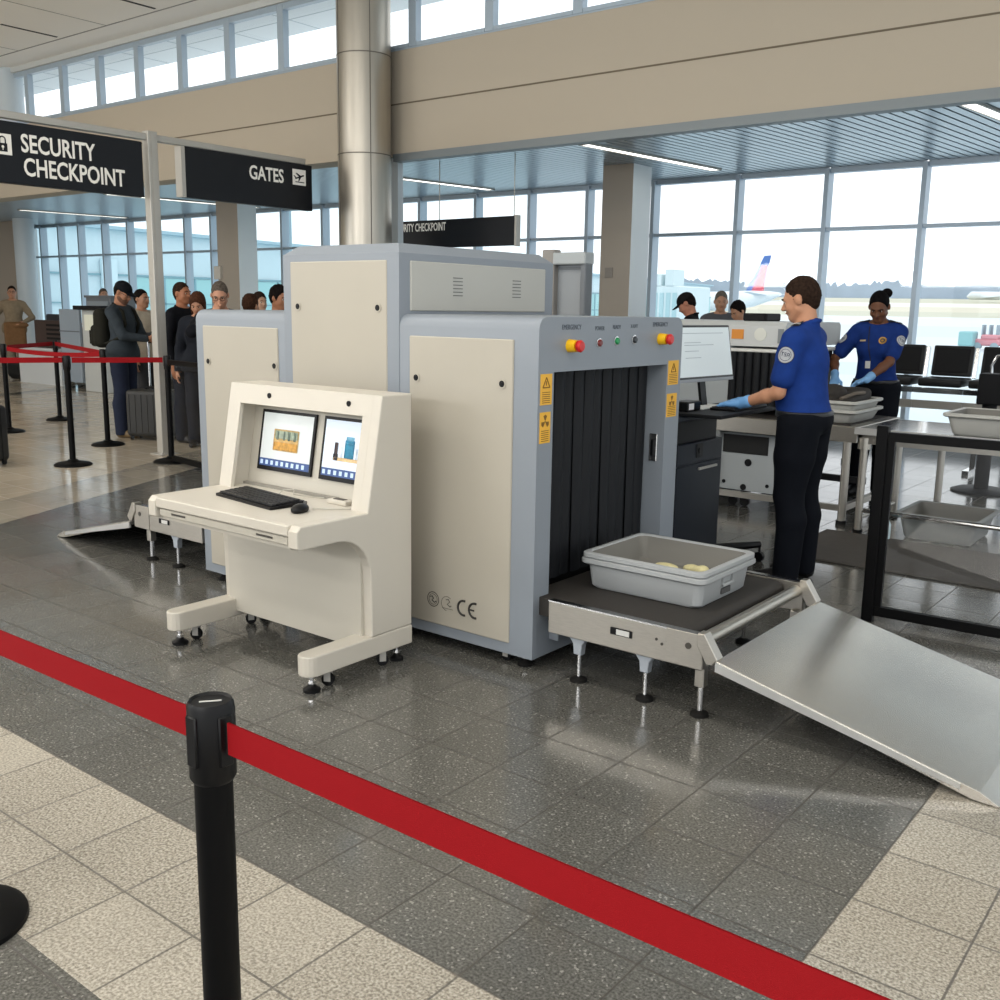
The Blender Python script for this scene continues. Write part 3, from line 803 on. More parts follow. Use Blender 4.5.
# front bezel above the screens, screen bay, back
sl = lambda z: 2.865+(YFT-2.865)*(z-ZD)/(ZT-ZD)
obj('top_bezel', MB().prism([(YR, ZT), (YFT, ZT), (sl(1.095), 1.095), (sl(1.095)+.05, 1.095), (YR, 1.12)], 'x', xi0, xi1), WHITE, con)
obj('back_panel', MB().box(xi0, xi1, YR-.02, YR, .105, ZT-.02), WHITE, con)
obj('side_bezel', MB().prism([(sl(ZD), ZD), (sl(1.1), 1.1), (sl(1.1)+.02, 1.1), (sl(ZD)+.02, ZD)], 'x', xi0, xi0+.04), WHITE, con)
obj('side_bezel', MB().prism([(sl(ZD), ZD), (sl(1.1), 1.1), (sl(1.1)+.02, 1.1), (sl(ZD)+.02, ZD)], 'x', xi1-.05, xi1), WHITE, con)
# sloping screen board, recessed
byb, byt, bzb, bzt = 2.99, 3.065, .735, 1.11
obj('screen_board', MB().prism([(byb, bzb-.03), (byt, bzt+.02), (byt+.015, bzt+.02), (byb+.015, bzb-.03)], 'x', xi0, xi1), mat('console_inner', '#c0bbaf', .45), con)
obj('desk_top', MB().box(xi0, xi1, YD0+.035, 3.02, ZD-.035, ZD, .004, 2), WHITE, con)
obj('desk_lip', MB().box(KX0+.056, KX1-.056, YD0+.001, YD0+.04, ZD-.045, ZD+.0005, .006, 2), WHITE, con)
dr = obj('keyboard_drawer', MB().box(xi0+.02, xi1-.02, YD0+.012, YD0+.06, .622, .655, .003, 1), mat('console_shade', '#b5b0a4', .4), con)
for xx in (-3.72, -3.14): obj('drawer_slot', MB().box(xx-.05, xx+.05, YD0+.0095, YD0+.013, .636, .644), mat('slot_brown', '#3e3a35', .6), dr)
obj('front_panel', MB().box(xi0, xi1, 2.868, 2.885, .105, .60), mat('console_front', '#bfbaae', .35), con)
obj('knee_soffit', MB().box(xi0, xi1, YD0+.04, 2.9, .60, .615), WHITE, con)
for xx in (-3.64, -3.12):
    z_ = 1.14; y_ = sl(z_)
    obj('lock', MB().cyl((xx, y_+.005, z_), (xx, y_-.004, z_), .012, seg=16), BLACK, con)
mb = MB()
for z_ in (1.035, 1.06): mb.cyl((xi0+.1, 2.985, z_+.01), (xi0+.1, 2.995, z_+.01), .006, seg=8)
obj('hinge_bolt', MB().cyl((xi0+.003, 3.02, 1.05), (xi0, 3.02, 1.05), .008, seg=8).cyl((xi0+.003, 3.0, 1.03), (xi0, 3.0, 1.03), .006, seg=8), mat('bolt_grey', '#55544f', .5), con)
# foot bars
for xa in (KX0, KX1-.095):
    xb = xa+.095; r = .045
    poly = [(xa, YR), (xb, YR), (xb, 2.53+r)]+[((xa+xb)/2+.0475*math.cos(a), 2.53+r+.045*math.sin(a)) for a in np.linspace(0, -PI, 9)][1:]
    obj('foot_bar', MB().prism(poly, 'z', .075, .162, .006, 2), WHITE, con)
    xm = (xa+xb)/2
    levelling_foot(xm, 2.585, .085, con, .036, .009, BLACK); castor(xm+.0, 2.675, .08, con, .026, .5)
    levelling_foot(xm, 3.08, .085, con, .03, .009, BLACK); castor(xm, 2.99, .08, con, .026, 1.0)
# the two screens
e = Vector((1, 0, 0)); up = Vector((0, byt-byb, bzt-bzb+.05)).normalized(); nrm = e.cross(up)
def screen(xc, wd, kind, label_):
    o0 = Vector((xc, (byb+byt)/2-.006+.0, (bzb+bzt)/2+.0)); F = frame(o0, e, up)
    hw, hh = wd/2, .142
    s_ = obj('screen_frame', MB().box(-hw, hw, -hh, hh, -.004, .006, M=F), BLACK, con)
    s_['label'] = label_
    q = lambda m, x0, x1, y0, y1, z, nm, p=s_: obj(nm, MB().box(x0, x1, y0, y1, z-.001, z, M=F), m, p)
    pic = obj('picture', MB().box(-hw+.014, hw-.014, -hh+.02, hh-.014, .006, .0065, M=F), mat('screen_pale_%d' % kind, '#c9cfcf' if kind == 0 else '#cfdcea', .3, emis=.32), s_)
    bar = obj('task_bar', MB().box(-hw+.014, hw-.014, -hh+.02, -hh+.055, .0065, .0072, M=F), mat('screen_navy', '#2c4a80', .4, emis=.25), s_)
    mb = MB()
    for i in range(9): mb.box(-hw+.022+i*(wd-.05)/9, -hw+.022+i*(wd-.05)/9+.018, -hh+.027, -hh+.047, .0072, .0078, M=F)
    obj('icon_row', mb, mat('screen_icon', '#b9cde6', .4, emis=.25), s_)
    def blob(x0, x1, y0, y1, hexc, z=.0078):
        mb = MB().box(x0, x1, y0, y1, .0065, z, .004 if min(x1-x0, y1-y0) > .012 else 0, 2, M=F)
        obj('scan_image', mb, mat('scan_'+hexc, '#'+hexc, .5, emis=.22, noise=.35, nscale=45), s_)
    if kind == 0:
        blob(-.085, .085, -.045, .055, 'b99a62', .0075); blob(-.078, .078, .01, .05, '93a08e', .008); blob(-.078, .078, -.04, -.005, 'c08f3f', .0081)
        for xx in (-.06, -.015, .02, .06): blob(xx-.006, xx+.006, .005, .047, '55655c', .0084)
    else:
        blob(-.1, .1, -.05, -.035, 'cdb286', .0074); blob(-.035, .02, -.035, .045, '1f7796', .0078); blob(-.03, .015, .03, .06, '6fa9c4', .0074)
        for xx in (-.092, .062): blob(xx-.008, xx+.010, -.03, .03, '3a2c2c', .0078); blob(xx-.012, xx+.014, -.05, -.02, '1c1c26', .0081)
        for xx in (-.055, .038): blob(xx-.005, xx+.005, -.035, .012, 'b8c4d2', .0076)
    return s_
screen(-3.615, .375, 0, 'screen showing a brown scanned bag')
screen(-3.185, .375, 1, 'screen showing blue and brown scanned boxes')
obj('cable_trunk', MB().box(xi0, xi1-.25, 2.965, 2.985, ZD, ZD+.012), mat('trunk_grey', '#8d8a82', .5), con)
# keyboard, mouse, cables
kb = thing('keyboard', 'black computer keyboard on the white console desk', 'keyboard', (-3.48, 2.74, ZD))
KM = Matrix.Translation((-3.48, 2.745, ZD)) @ Matrix.Rotation(math.radians(-7), 4, 'Z')
obj('case', MB().prism([(-.085, 0), (.085, 0), (.085, .022), (-.085, .012)], 'x', -.225, .225, .004, 2, M=KM), BLACK, kb)
mb = MB()
for r in range(6):
    n_ = 15 if r != 0 else 9
    for i in range(n_):
        wdt = .425/n_; y_ = -.070+r*.0235; z_ = .0135+(y_+.085)*.0588
        mb.box(-.2125+i*wdt+.0015, -.2125+(i+1)*wdt-.0015, y_, y_+.020, z_, z_+.007, M=KM)
obj('keys', mb, mat('key_black', '#1c1c1e', .5), kb)
ms = thing('computer_mouse', 'black computer mouse beside the keyboard on the white console', 'mouse', (-3.16, 2.70, ZD))
soft('shell', SDF().ell((-3.16, 2.70, ZD+.012), (.034, .058, .022), _rot(('Z', .5))).cut((0, 0, ZD+.001), (0, 0, -1)), .004, BLACK, ms, False)
obj('scroll_wheel', MB().cyl((-3.175, 2.735, ZD+.03), (-3.165, 2.74, ZD+.03), .009, seg=12), mat('wheel_grey', '#4a4a4a', .5), ms)
CAB = mat('pale_cable', '#b5b1a6', .5)
tag(obj('mouse_cable', MB().tube([(-3.145, 2.755, ZD+.008), (-3.10, 2.80, ZD+.004), (-3.04, 2.86, ZD+.004), (-3.01, 2.93, ZD+.004), (-3.0, 2.965, ZD+.01)], .003, 8), CAB, None, True), 'thin pale mouse cable curling across the console desk', 'cable')
tag(obj('keyboard_cable', MB().tube([(-3.46, 2.83, ZD+.012), (-3.47, 2.87, ZD+.03), (-3.43, 2.9, ZD+.034), (-3.40, 2.87, ZD+.02), (-3.38, 2.93, ZD+.004), (-3.3, 2.958, ZD+.004)], .0025, 8), CAB, None, True), 'thin pale keyboard cable looping behind the black keyboard', 'cable')
hb = thing('adapter_box', 'small white adapter box on the console desk below the screens', 'adapter', (-3.16, 2.93, ZD))
obj('shell', MB().box(-3.22, -3.10, 2.90, 2.945, ZD, ZD+.02, .005, 2), WHITE, hb); obj('port', MB().box(-3.195, -3.13, 2.915, 2.94, ZD+.02, ZD+.022), mat('port_grey', '#4d4a45', .5), hb)

# ------------------------------------------------------------------ crowd barriers
POST = mat('black_powder_coat', '#050506', .45, spec=.13)
def make_stanchion(label, group):
    t = thing('stanchion', label, 'barrier post', (0, 0, 0), group)
    obj('base', MB().lathe([(0, .055), (.04, .055), (.055, .04), (.10, .034), (.155, .022), (.172, .012), (.174, 0), (0, 0)], (0, 0, 0), 40), POST, t, True)
    obj('pole', MB().cyl((0, 0, .03), (0, 0, .94), .0285, seg=32), POST, t, True)
    mb = MB().lathe([(.0305, .865), (.0345, .872), (.0345, .985), (.031, .992), (.028, .988), (0, .988)], (0, 0, 0), 32)
    for a in range(4):
        mb.box(.030, .0365, -.012, .012, .895, .975, .002, 1, M=Matrix.Rotation(a*PI/2, 4, 'Z'))
    hd = obj('belt_head', mb, BLACK, t, True)
    obj('cap_slot', MB().box(-.016, .016, -.002, .002, .9885, .9895, M=Matrix.Rotation(.9, 4, 'Z')), mat('slot_silver', '#bdbdb8', .4), hd)
    return t
s0 = make_stanchion('tall black stanchion in front holding the near red belt', None)
s0.location = (-1.19, .838, 0); s0.scale = (1, 1, .985)
def put(x, y, label, h=1.):
    c_ = copy_tree(s0); c_.location = (x, y, 0); c_['label'] = label
    c_.scale = (1, 1, h); return c_
put(-2.47, .955, 'stanchion whose round base shows at the left picture edge, on pale tiles')
put(-9.09, 4.97, 'black stanchion in the queue lane nearest to the left ramp', 1.05)
put(-10.12, 5.95, 'black stanchion just in front of the man with the backpack', 1.05)
put(-8.59, 5.72, 'black stanchion right beside the tall sign pole', 1.05)
put(-12.71, 6.81, 'farthest black stanchion, in the middle of the queue belts', 1.05)
put(-11.94, 5.76, 'black stanchion at the left edge, in front of the person in tan', 1.05)
def belt(p, q, z, label, hgt=.05, sag=.0, group=None):
    mb = MB(); N = 12; A = []; B = []
    p = Vector((p[0], p[1], 0)); q = Vector((q[0], q[1], 0))
    for i in range(N+1):
        t_ = i/N; v = p.lerp(q, t_); dz = -sag*4*t_*(1-t_)
        A.append((v.x, v.y, z-hgt/2+dz)); B.append((v.x, v.y, z+hgt/2+dz))
    d = (q-p).normalized(); n_ = Vector((-d.y, d.x, 0))*.0012
    for i in range(N):
        for s_ in (-1, 1):
            f_ = [Vector(A[i])+n_*s_, Vector(A[i+1])+n_*s_, Vector(B[i+1])+n_*s_, Vector(B[i])+n_*s_]
            mb.quad(*(f_ if s_ < 0 else f_[::-1]))
    bmesh.ops.remove_doubles(mb.bm, verts=mb.bm.verts[:], dist=.00001)
    o = obj('barrier_belt', mb, RED); return tag(o, label, 'barrier belt', group)
belt((-1.15, .838), (2.4, .865), .927, 'red belt running across the front from the tall stanchion to the bottom right', .050, .004)
belt((-1.23, .838), (-4.4, .80), .927, 'red belt running from the tall front stanchion out to the left', .050, .004)
belt((-9.05, 5.0), (-8.62, 5.69), 1.0, 'red queue belt from the sign pole post across the suitcase man')
belt((-9.13, 4.95), (-9.95, 3.4), 1.0, 'red queue belt leaving the picture at the far left, nearest the camera')
belt((-12.66, 6.78), (-10.16, 5.97), 1.0, 'red queue belt ending at the man with the backpack')
belt((-11.94, 5.81), (-12.70, 6.77), 1.0, 'short red queue belt between the two farthest posts')
belt((-11.90, 5.78), (-10.16, 5.93), .985, 'red queue belt hanging slightly lower, from the left edge post to the backpack', .05, .03)
belt((-11.97, 5.73), (-13.0, 4.9), 1.0, 'red queue belt leaving the picture left of the person in tan')

# glass barriers
def glass_panel(name, x0, x1, y0, y1, zt, label, posts=(True, True), pw=.055):
    d = Vector((x1-x0, y1-y0, 0)); L_ = d.length; M = Matrix.Translation((x0, y0, 0)) @ Matrix.Rotation(math.atan2(d.y, d.x), 4, 'Z')
    t = thing(name, label, 'barrier', ((x0+x1)/2, (y0+y1)/2, 0))
    if posts[0]: obj('post', MB().box(0, pw, -pw/2, pw/2, 0, zt, .004, 1, M=M), POST, t); obj('stile', MB().box(pw, pw+.034, -.014, .014, .05, zt-.05, M=M), POST, t)
    if posts[1]: obj('post', MB().box(L_-pw, L_, -pw/2, pw/2, 0, zt, .004, 1, M=M), POST, t)
    obj('top_rail', MB().box(pw, L_-pw, -.016, .016, zt-.075, zt-.03, M=M), POST, t)
    obj('bottom_rail', MB().box(pw, L_-pw, -.016, .016, .035, .085, M=M), POST, t)
    obj('glass_pane', MB().quad(*[M @ Vector(p) for p in ((pw+.03, 0, .08), (L_-pw, 0, .08), (L_-pw, 0, zt-.07), (pw+.03, 0, zt-.07))]), glass_mat('barrier_glass', (.97, .985, .985), .05), t)
    return t
glass_panel('glass_barrier', -1.578, .6, 5.065, 5.17, 1.005, 'black framed clear barrier panel beyond the steel ramp')
glass_panel('glass_barrier', -8.52, -7.2, 5.66, 5.46, 1.04, 'black framed glass panel behind the far end of the scanner', (False, True))

# ------------------------------------------------------------------ overhead sign gantry
ga = thing('sign_gantry', 'tall grey aluminium sign pole with arms carrying two black signs', 'sign pole', (-9.1, 5.97, 0))
pl = obj('pole', MB().box(-9.15, -9.05, 5.925, 6.035, 0, 3.19, .008, 2).box(-9.048, -9.045, 5.96, 6.0, .01, 3.18), ALU, ga)
obj('base_plate', MB().box(-9.2, -9.0, 5.87, 6.09, 0, .012, .003, 1), ALU, pl)
obj('arm', MB().box(-9.13, -9.07, 3.2, 5.93, 3.10, 3.165, .006, 1), ALU, ga); obj('arm', MB().box(-9.13, -9.07, 6.03, 7.95, 3.10, 3.165, .006, 1), ALU, ga)
obj('base_bolt', MB().cyl((-9.03, 5.9, .012), (-9.03, 5.9, .02), .012, seg=6), CHROME, pl)
def fsx(y, z, x=-9.045): return frame((x, y, z), (0, 1, 0), (0, 0, 1))
s1 = thing('overhead_sign', 'black hanging sign reading security checkpoint with a padlock icon', 'sign', (-9.1, 5.1, 2.8))
obj('sign_board', MB().box(-9.14, -9.05, 3.6, 5.86, 2.555, 3.075, .004, 1), SIGNBLK, s1)
text_mesh('lettering', 'SECURITY', .215, fsx(4.655, 2.835), SIGNTXT, s1, bold=.004, sx=.735, ext=.001)
text_mesh('lettering', 'CHECKPOINT', .215, fsx(4.665, 2.635), SIGNTXT, s1, bold=.004, sx=.735, ext=.001)
ic = obj('icon_tile', MB().box(-9.052, -9.046, 4.41, 4.575, 2.79, 2.965, .002, 1), SIGNTXT, s1)
mb = MB().box(-9.046, -9.0445, 4.455, 4.535, 2.815, 2.885)
mb.tube([(-9.045, 4.47, 2.885), (-9.045, 4.47, 2.915)]+[(-9.045, 4.495-.025*math.cos(a), 2.915+.025*math.sin(a)) for a in np.linspace(0, PI, 8)][1:]+[(-9.045, 4.52, 2.885)], .006, 6)
obj('padlock', mb, SIGNBLK, ic); obj('keyhole', MB().cyl((-9.0446, 4.495, 2.855), (-9.044, 4.495, 2.855), .012, seg=12).box(-9.0446, -9.044, 4.491, 4.499, 2.828, 2.855), SIGNTXT, ic)
s2 = thing('overhead_sign', 'black hanging sign reading gates with an aeroplane icon', 'sign', (-9.1, 7.15, 2.85))
obj('sign_board', MB().box(-9.14, -9.05, 6.34, 8.02, 2.60, 3.095, .004, 1), SIGNBLK, s2)
obj('edge_strip', MB().box(-9.15, -9.042, 6.29, 6.335, 2.60, 3.095), ALU, s2)
text_mesh('lettering', 'GATES', .20, fsx(7.13, 2.868), SIGNTXT, s2, bold=.004, sx=.80, ext=.001)
ic = obj('icon_tile', MB().box(-9.052, -9.046, 7.735, 7.925, 2.865, 3.035, .002, 1), SIGNTXT, s2)
F = fsx(7.83, 2.955, -9.0455) @ Matrix.Rotation(.25, 4, 'Z')
mb = MB()
for ps in ([(-.07, 0), (.055, .012), (.075, .006), (.06, -.006), (-.06, -.014)], [(-.005, 0), (-.045, .05), (-.028, .05), (.03, .004)], [(-.01, -.006), (-.03, -.045), (-.018, -.045), (.03, -.004)], [(-.06, 0), (-.082, .03), (-.068, .03), (-.045, .003)]):
    mb.poly([F @ Vector((a, b_, 0)) for a, b_ in ps])
mb.poly([Vector(fsx(7.83, 2.955, -9.0455) @ Vector(p)) for p in ((-.06, -.062, 0), (.07, -.062, 0), (.07, -.052, 0), (-.06, -.052, 0))])
obj('aeroplane', mb, SIGNBLK, ic)
s3 = thing('hanging_sign', 'black sign hung by wires behind the steel column, partly hidden lettering', 'sign', (-8.5, 9.5, 2.4))
obj('sign_board', MB().box(-9.85, -7.26, 9.5, 9.56, 2.26, 2.592, .003, 1), SIGNBLK, s3)
obj('edge_strip', MB().box(-7.262, -7.235, 9.49, 9.57, 2.25, 2.60), ALU, s3)
text_mesh('lettering', 'SECURITY CHECKPOINT', .135, frame((-8.32, 9.497, 2.465), (1, 0, 0), (0, 0, 1)), SIGNTXT, s3, 'RIGHT', bold=.002, sx=.60)
for xx in (-8.45, -7.3, -9.7): obj('wire', MB().cyl((xx, 9.53, 2.59), (xx, 9.53, 3.29), .006, seg=6), ALU, s3)
# ------------------------------------------------------------------ operator workstation behind the scanner
ws = thing('workstation_cabinet', 'dark blue-black workstation cabinet on castors in front of the male officer', 'cabinet', (-2.95, 5.3, 0))
obj('carcass', MB().box(-3.3, -2.665, 4.98, 5.60, .12, .80, .004, 1), DARKCAB, ws)
obj('recess', MB().box(-3.3, -2.70, 5.0, 5.58, .80, .93), mat('recess_black', '#08090b', .6), ws)
obj('desktop', MB().box(-3.32, -2.64, 4.95, 5.66, .935, .962, .004, 1), DARKCAB, ws)
obj('pull_out_shelf', MB().box(-2.80, -2.42, 5.05, 5.80, .965, .985, .004, 1), BLACKM, ws)
d_ = obj('drawer', MB().box(-2.668, -2.655, 5.02, 5.57, .68, .80, .003, 1), DARKCAB, ws)
obj('lock', MB().box(-2.656, -2.65, 5.24, 5.32, .71, .79, .003, 1).cyl((-2.655, 5.28, .75), (-2.646, 5.28, .75), .018, seg=16), BLACK, d_)
d_ = obj('door', MB().box(-2.668, -2.655, 5.02, 5.57, .14, .67, .003, 1), DARKCAB, ws)
obj('handle', MB().box(-2.655, -2.64, 5.27, 5.50, .635, .65, .003, 1), ALU, d_)
for a in range(5):
    t0 = 1.02+a*2*PI/5; rr_ = .49 if a == 0 else .27; P_ = Vector((-2.75+rr_*math.cos(t0), 5.44+rr_*math.sin(t0), .098))
    l_ = obj('base_leg', MB().tube([(-2.75, 5.44, .105), P_.lerp(Vector((-2.75, 5.44, .118)), .5), P_+Vector((0, 0, .012))], [.03, .028, .02], 8), BLACK, ws, True)
    obj('castor', MB().cyl(P_+Vector((0, -.016, -.066)), P_+Vector((0, .016, -.066)), .032, seg=14).cyl(P_, P_+Vector((0, 0, -.04)), .008, seg=8), BLACK, l_, True)
mo = thing('monitor', 'flat monitor with a pale screen on the dark workstation cabinet', 'monitor', (-2.86, 5.42, .96))
F = frame((-2.80, 5.53, 1.30), (.05, .56, .0), (-.17, .02, 1))
hw, hh = .325, .165
obj('bezel', MB().box(-hw, hw, -hh, hh, -.012, .012, .006, 2, M=F), mat('monitor_bezel', '#1b1d22', .35), mo)
obj('lower_edge', MB().box(-hw+.01, hw-.01, -hh-.006, -hh+.012, -.01, .0135, M=F), mat('bezel_silver', '#9aa0a6', .4), mo)
obj('screen', MB().box(-hw+.014, hw-.014, -hh+.024, hh-.014, .012, .0135, M=F), mat('screen_white', '#c6d0d2', .3, emis=.35), mo)
mb = MB()
for (x0_, x1_, y_) in ((-.2, -.02, .06), (-.2, .12, .045), (-.2, -.05, .01), (-.2, -.03, -.03), (-.24, .24, .115)): mb.box(x0_, x1_, y_, y_+.003, .0135, .0139, M=F)
obj('screen_text', mb, mat('screen_text', '#98a7ae', .5, emis=.1), mo)
obj('stand', MB().box(-.03, .03, -.34, -.1, -.03, -.012, M=F), BLACK, mo); obj('stand_foot', MB().box(-2.98, -2.74, 5.36, 5.62, .962, .975, .004, 1), BLACK, mo)
k2 = thing('keyboard', 'flat dark keyboard under the blue gloves of the male officer', 'keyboard', (-2.55, 5.55, .985))
obj('case', MB().box(-2.63, -2.47, 5.33, 5.78, .985, 1.0, .004, 1), BLACK, k2)
mb = MB()
for r in range(5):
    for i in range(14): mb.box(-2.62+r*.029, -2.62+r*.029+.024, 5.34+i*.0308, 5.34+i*.0308+.026, 1.0, 1.005)
obj('keys', mb, mat('key_black', '#1c1c1e', .5), k2)
pt = thing('paper_tray', 'pale flat paper tray beside the monitor on the dark cabinet', 'paper tray', (-2.75, 5.3, .965))
obj('tray_sheet', MB().box(-2.92, -2.66, 5.30, 5.62, .976, .992, .003, 1), mat('paper_white', '#d4d6d2', .6), pt)
obj('paper_clip', MB().box(-2.82, -2.78, 5.42, 5.5, .992, 1.008), mat('clip_dark', '#3a3a3a', .5), pt)
tg = thing('desk_scanner', 'small white and black desk device beside the scanner end', 'device', (-2.7, 5.05, .965))
obj('shell', MB().box(-2.76, -2.66, 5.12, 5.28, .985, 1.04, .006, 1), BLACK, tg); obj('label', MB().box(-2.659, -2.657, 5.13, 5.19, .995, 1.03), mat('label_white', '#e8e8e8', .5), tg)

# ------------------------------------------------------------------ second scanner lane
s2c = thing('xray_scanner', 'smaller grey-white x-ray scanner in the lane behind the officer', 'x-ray machine', (-4, 8.0, 0))
PG = mat('second_scanner_grey', '#aab0b3', .45); PGW = mat('second_scanner_white', '#c6c9c8', .45)
obj('top_cover', MB().prism([(7.5, 1.28), (8.7, 1.28), (8.7, 1.44), (8.66, 1.47), (7.54, 1.47), (7.5, 1.44)], 'x', -5.2, -3.10), PGW, s2c)
obj('housing', MB().box(-5.2, -3.55, 7.52, 8.68, .72, 1.28, .01, 2), PG, s2c)
st = obj('front_sticker', MB().box(-3.54, -3.44, 7.493, 7.5, 1.335, 1.41), mat('orange_sticker', '#d98a2a', .5), s2c)
obj('round_sticker', MB().cyl((-3.30, 7.5, 1.375), (-3.30, 7.494, 1.375), .05, seg=24).box(-3.345, -3.255, 7.491, 7.494, 1.365, 1.385), mat('round_sticker_white', '#dadbd2', .5), s2c)
obj('side_badge', MB().box(-3.155, -3.11, 7.493, 7.5, 1.31, 1.42), mat('badge_grey', '#7e8488', .5), s2c)
cu = obj('curtain_hood', MB().box(-3.55, -3.12, 7.55, 8.6, .80, 1.24), mat('hood_black', '#17191b', .5), s2c)
mb = MB()
for i in range(7): mb.cyl((-3.53+i*.068, 7.54, .80), (-3.53+i*.068, 7.54, 1.235), .036, seg=10)
obj('curtain_pleats', mb, CURT, cu, True)
obj('curtain_edge', MB().box(-3.57, -3.09, 7.50, 8.62, 1.235, 1.262, .006, 1), mat('edge_white', '#dcdcd6', .4), cu)
obj('conveyor_bed', MB().box(-3.62, -2.42, 7.30, 8.3, .62, .735, .004, 1), STEEL, s2c)
obj('bed_belt', MB().box(-3.55, -2.5, 7.36, 8.24, .735, .742), mat('belt_rubber', '#35322f', .6), s2c)
lp = obj('lower_panel', MB().box(-3.56, -3.08, 7.42, 7.46, .14, .60, .004, 1), PG, s2c)
obj('panel_recess', MB().box(-3.52, -3.14, 7.414, 7.421, .44, .585), mat('recess_black', '#08090b', .6), lp)
for vx, vz, vr in ((-3.30, .37, .03), (-3.5, .2, .015), (-3.13, .2, .015), (-3.33, .17, .025)): obj('panel_vent', MB().cyl((vx, 7.42, vz), (vx, 7.4155, vz), vr, seg=14), BLACKM, lp)
obj('lower_core', MB().box(-5.1, -3.6, 7.55, 8.6, .12, .72), PG, s2c)
for xx, yy in ((-3.6, 7.34), (-2.5, 7.34), (-2.5, 8.24)): 
    l_ = obj('leg', MB().cyl((xx, yy, .03), (xx, yy, .62), .03, seg=14), STEEL, s2c, True); obj('foot', MB().cyl((xx, yy, 0), (xx, yy, .03), .04, seg=14), BLACK, l_)
obj('stretcher', MB().box(-3.6, -2.5, 7.32, 7.36, .10, .145), STEEL, s2c); obj('stretcher', MB().box(-2.9, -2.5, 7.8, 7.84, .24, .29), BLACKM, s2c)
obj('stretcher', MB().box(-2.52, -2.48, 7.34, 8.24, .10, .145), STEEL, s2c)
for xx in (-3.45, -3.35): obj('castor', MB().cyl((xx, 7.5, .04), (xx, 7.53, .04), .04, seg=14).box(xx-.03, xx+.03, 7.48, 7.55, .06, .14), BLACK, s2c)
# dark equipment boxes on top of the far side
tag(obj('equipment_box', MB().box(-3.78, -3.56, 8.2, 8.5, 1.47, 1.535, .01, 1).box(-3.76, -3.58, 8.19, 8.2, 1.48, 1.525), BLACKM), 'low black box on top of the second scanner beside the male officer', 'box')
tag(obj('equipment_cabinet', MB().box(-3.77, -3.60, 8.80, 9.2, 0, 1.43, .01, 1).box(-3.75, -3.62, 8.79, 8.80, .1, 1.38), mat('cabinet_charcoal', '#3a3d40', .5)), 'charcoal cabinet just behind the second scanner end', 'cabinet')
# steel repacking table
tb = thing('repacking_table', 'long steel repacking table with grey trays on it', 'table', (-1.6, 7.5, 0))
tx0, tx1, ty0, ty1, tz = -2.36, .6, 7.06, 7.98, .75
obj('table_top', MB().box(tx0, tx1, ty0, ty1, tz-.03, tz, .004, 1), mat('table_steel', '#c9cac8', .16, metal=.9), tb)
obj('apron', MB().box(tx0+.02, tx1, ty0+.02, ty0+.05, tz-.10, tz-.03).box(tx0+.02, tx0+.05, ty0+.02, ty1-.02, tz-.10, tz-.03), STEEL, tb)
obj('upstand', MB().box(tx0, tx1, ty0-.004, ty0+.008, tz-.035, tz+.012), mat('edge_steel', '#c8c8c6', .45, metal=.6), tb)
for xx, yy in ((tx0+.06, ty0+.05), (tx0+.06, ty1-.05), (.4, ty0+.05), (.4, ty1-.05), (-1.98, 7.9)):
    l_ = obj('leg', MB().cyl((xx, yy, .03), (xx, yy, tz-.06), .026, seg=14).cyl((xx, yy, tz-.14), (xx, yy, tz-.06), .045, seg=14), STEEL, tb, True); obj('foot', MB().cyl((xx, yy, 0), (xx, yy, .03), .035, seg=14), BLACK, l_)
obj('stretcher', MB().cyl((tx0+.06, ty0+.06, .17), (.4, ty0+.06, .17), .017, seg=10), CHROME, tb); obj('stretcher', MB().cyl((tx0+.06, ty0+.05, .11), (tx0+.06, ty1-.05, .11), .015, seg=10), STEEL, tb)
tray(-2.01, -1.56, 7.19, 7.69, .001, .185, mat('dark_tray_plastic', '#8f9290', .5), 'grey tray lying on the floor under the repacking table', fl=.035, handle=False)
tray(-1.76, -1.20, 7.20, 7.66, .751, .15, TRAYL, 'pale grey tray on the repacking table, cut off by the picture edge', fl=.035, handle=False)
tray(-2.84, -2.52, 7.44, 7.98, .742, .10, TRAYL, 'lower pale tray under the dark bag by the female officer', fl=.03, handle=False)
tray(-2.835, -2.525, 7.445, 7.975, .792, .115, TRAYL, 'upper pale tray holding the dark bag the female officer searches', fl=.03, handle=False)
bgm = mat('dark_bag_cloth', '#2e2a27', .8, noise=.2, nscale=30)
bag = SDF().rbox((-2.68, 7.70, .90), (.14, .25, .05), .04, _rot(('X', .15))).ell((-2.72, 7.58, .95), (.1, .12, .07)).ell((-2.66, 7.86, .93), (.1, .1, .05))
t = thing('dark_bag', 'open dark cloth bag being searched in the pale tray', 'bag', (-2.68, 7.7, .85)); soft('body', bag, .012, bgm, t, False)
obj('strap', MB().tube([(-2.62, 7.47, .92), (-2.56, 7.6, .955), (-2.55, 7.75, .955), (-2.58, 7.9, .94)], .014, 8), mat('strap_taupe', '#6d645a', .8), t, True)
tag(obj('anti_fatigue_mat', MB().box(-2.50, -.4, 6.12, 7.05, 0, .014, .006, 1), mat('mat_grey_brown', '#4b4743', .7, spec=.35, noise=.08, nscale=20)), 'grey-brown rubber mat on the floor between the officer and the steel table', 'mat')
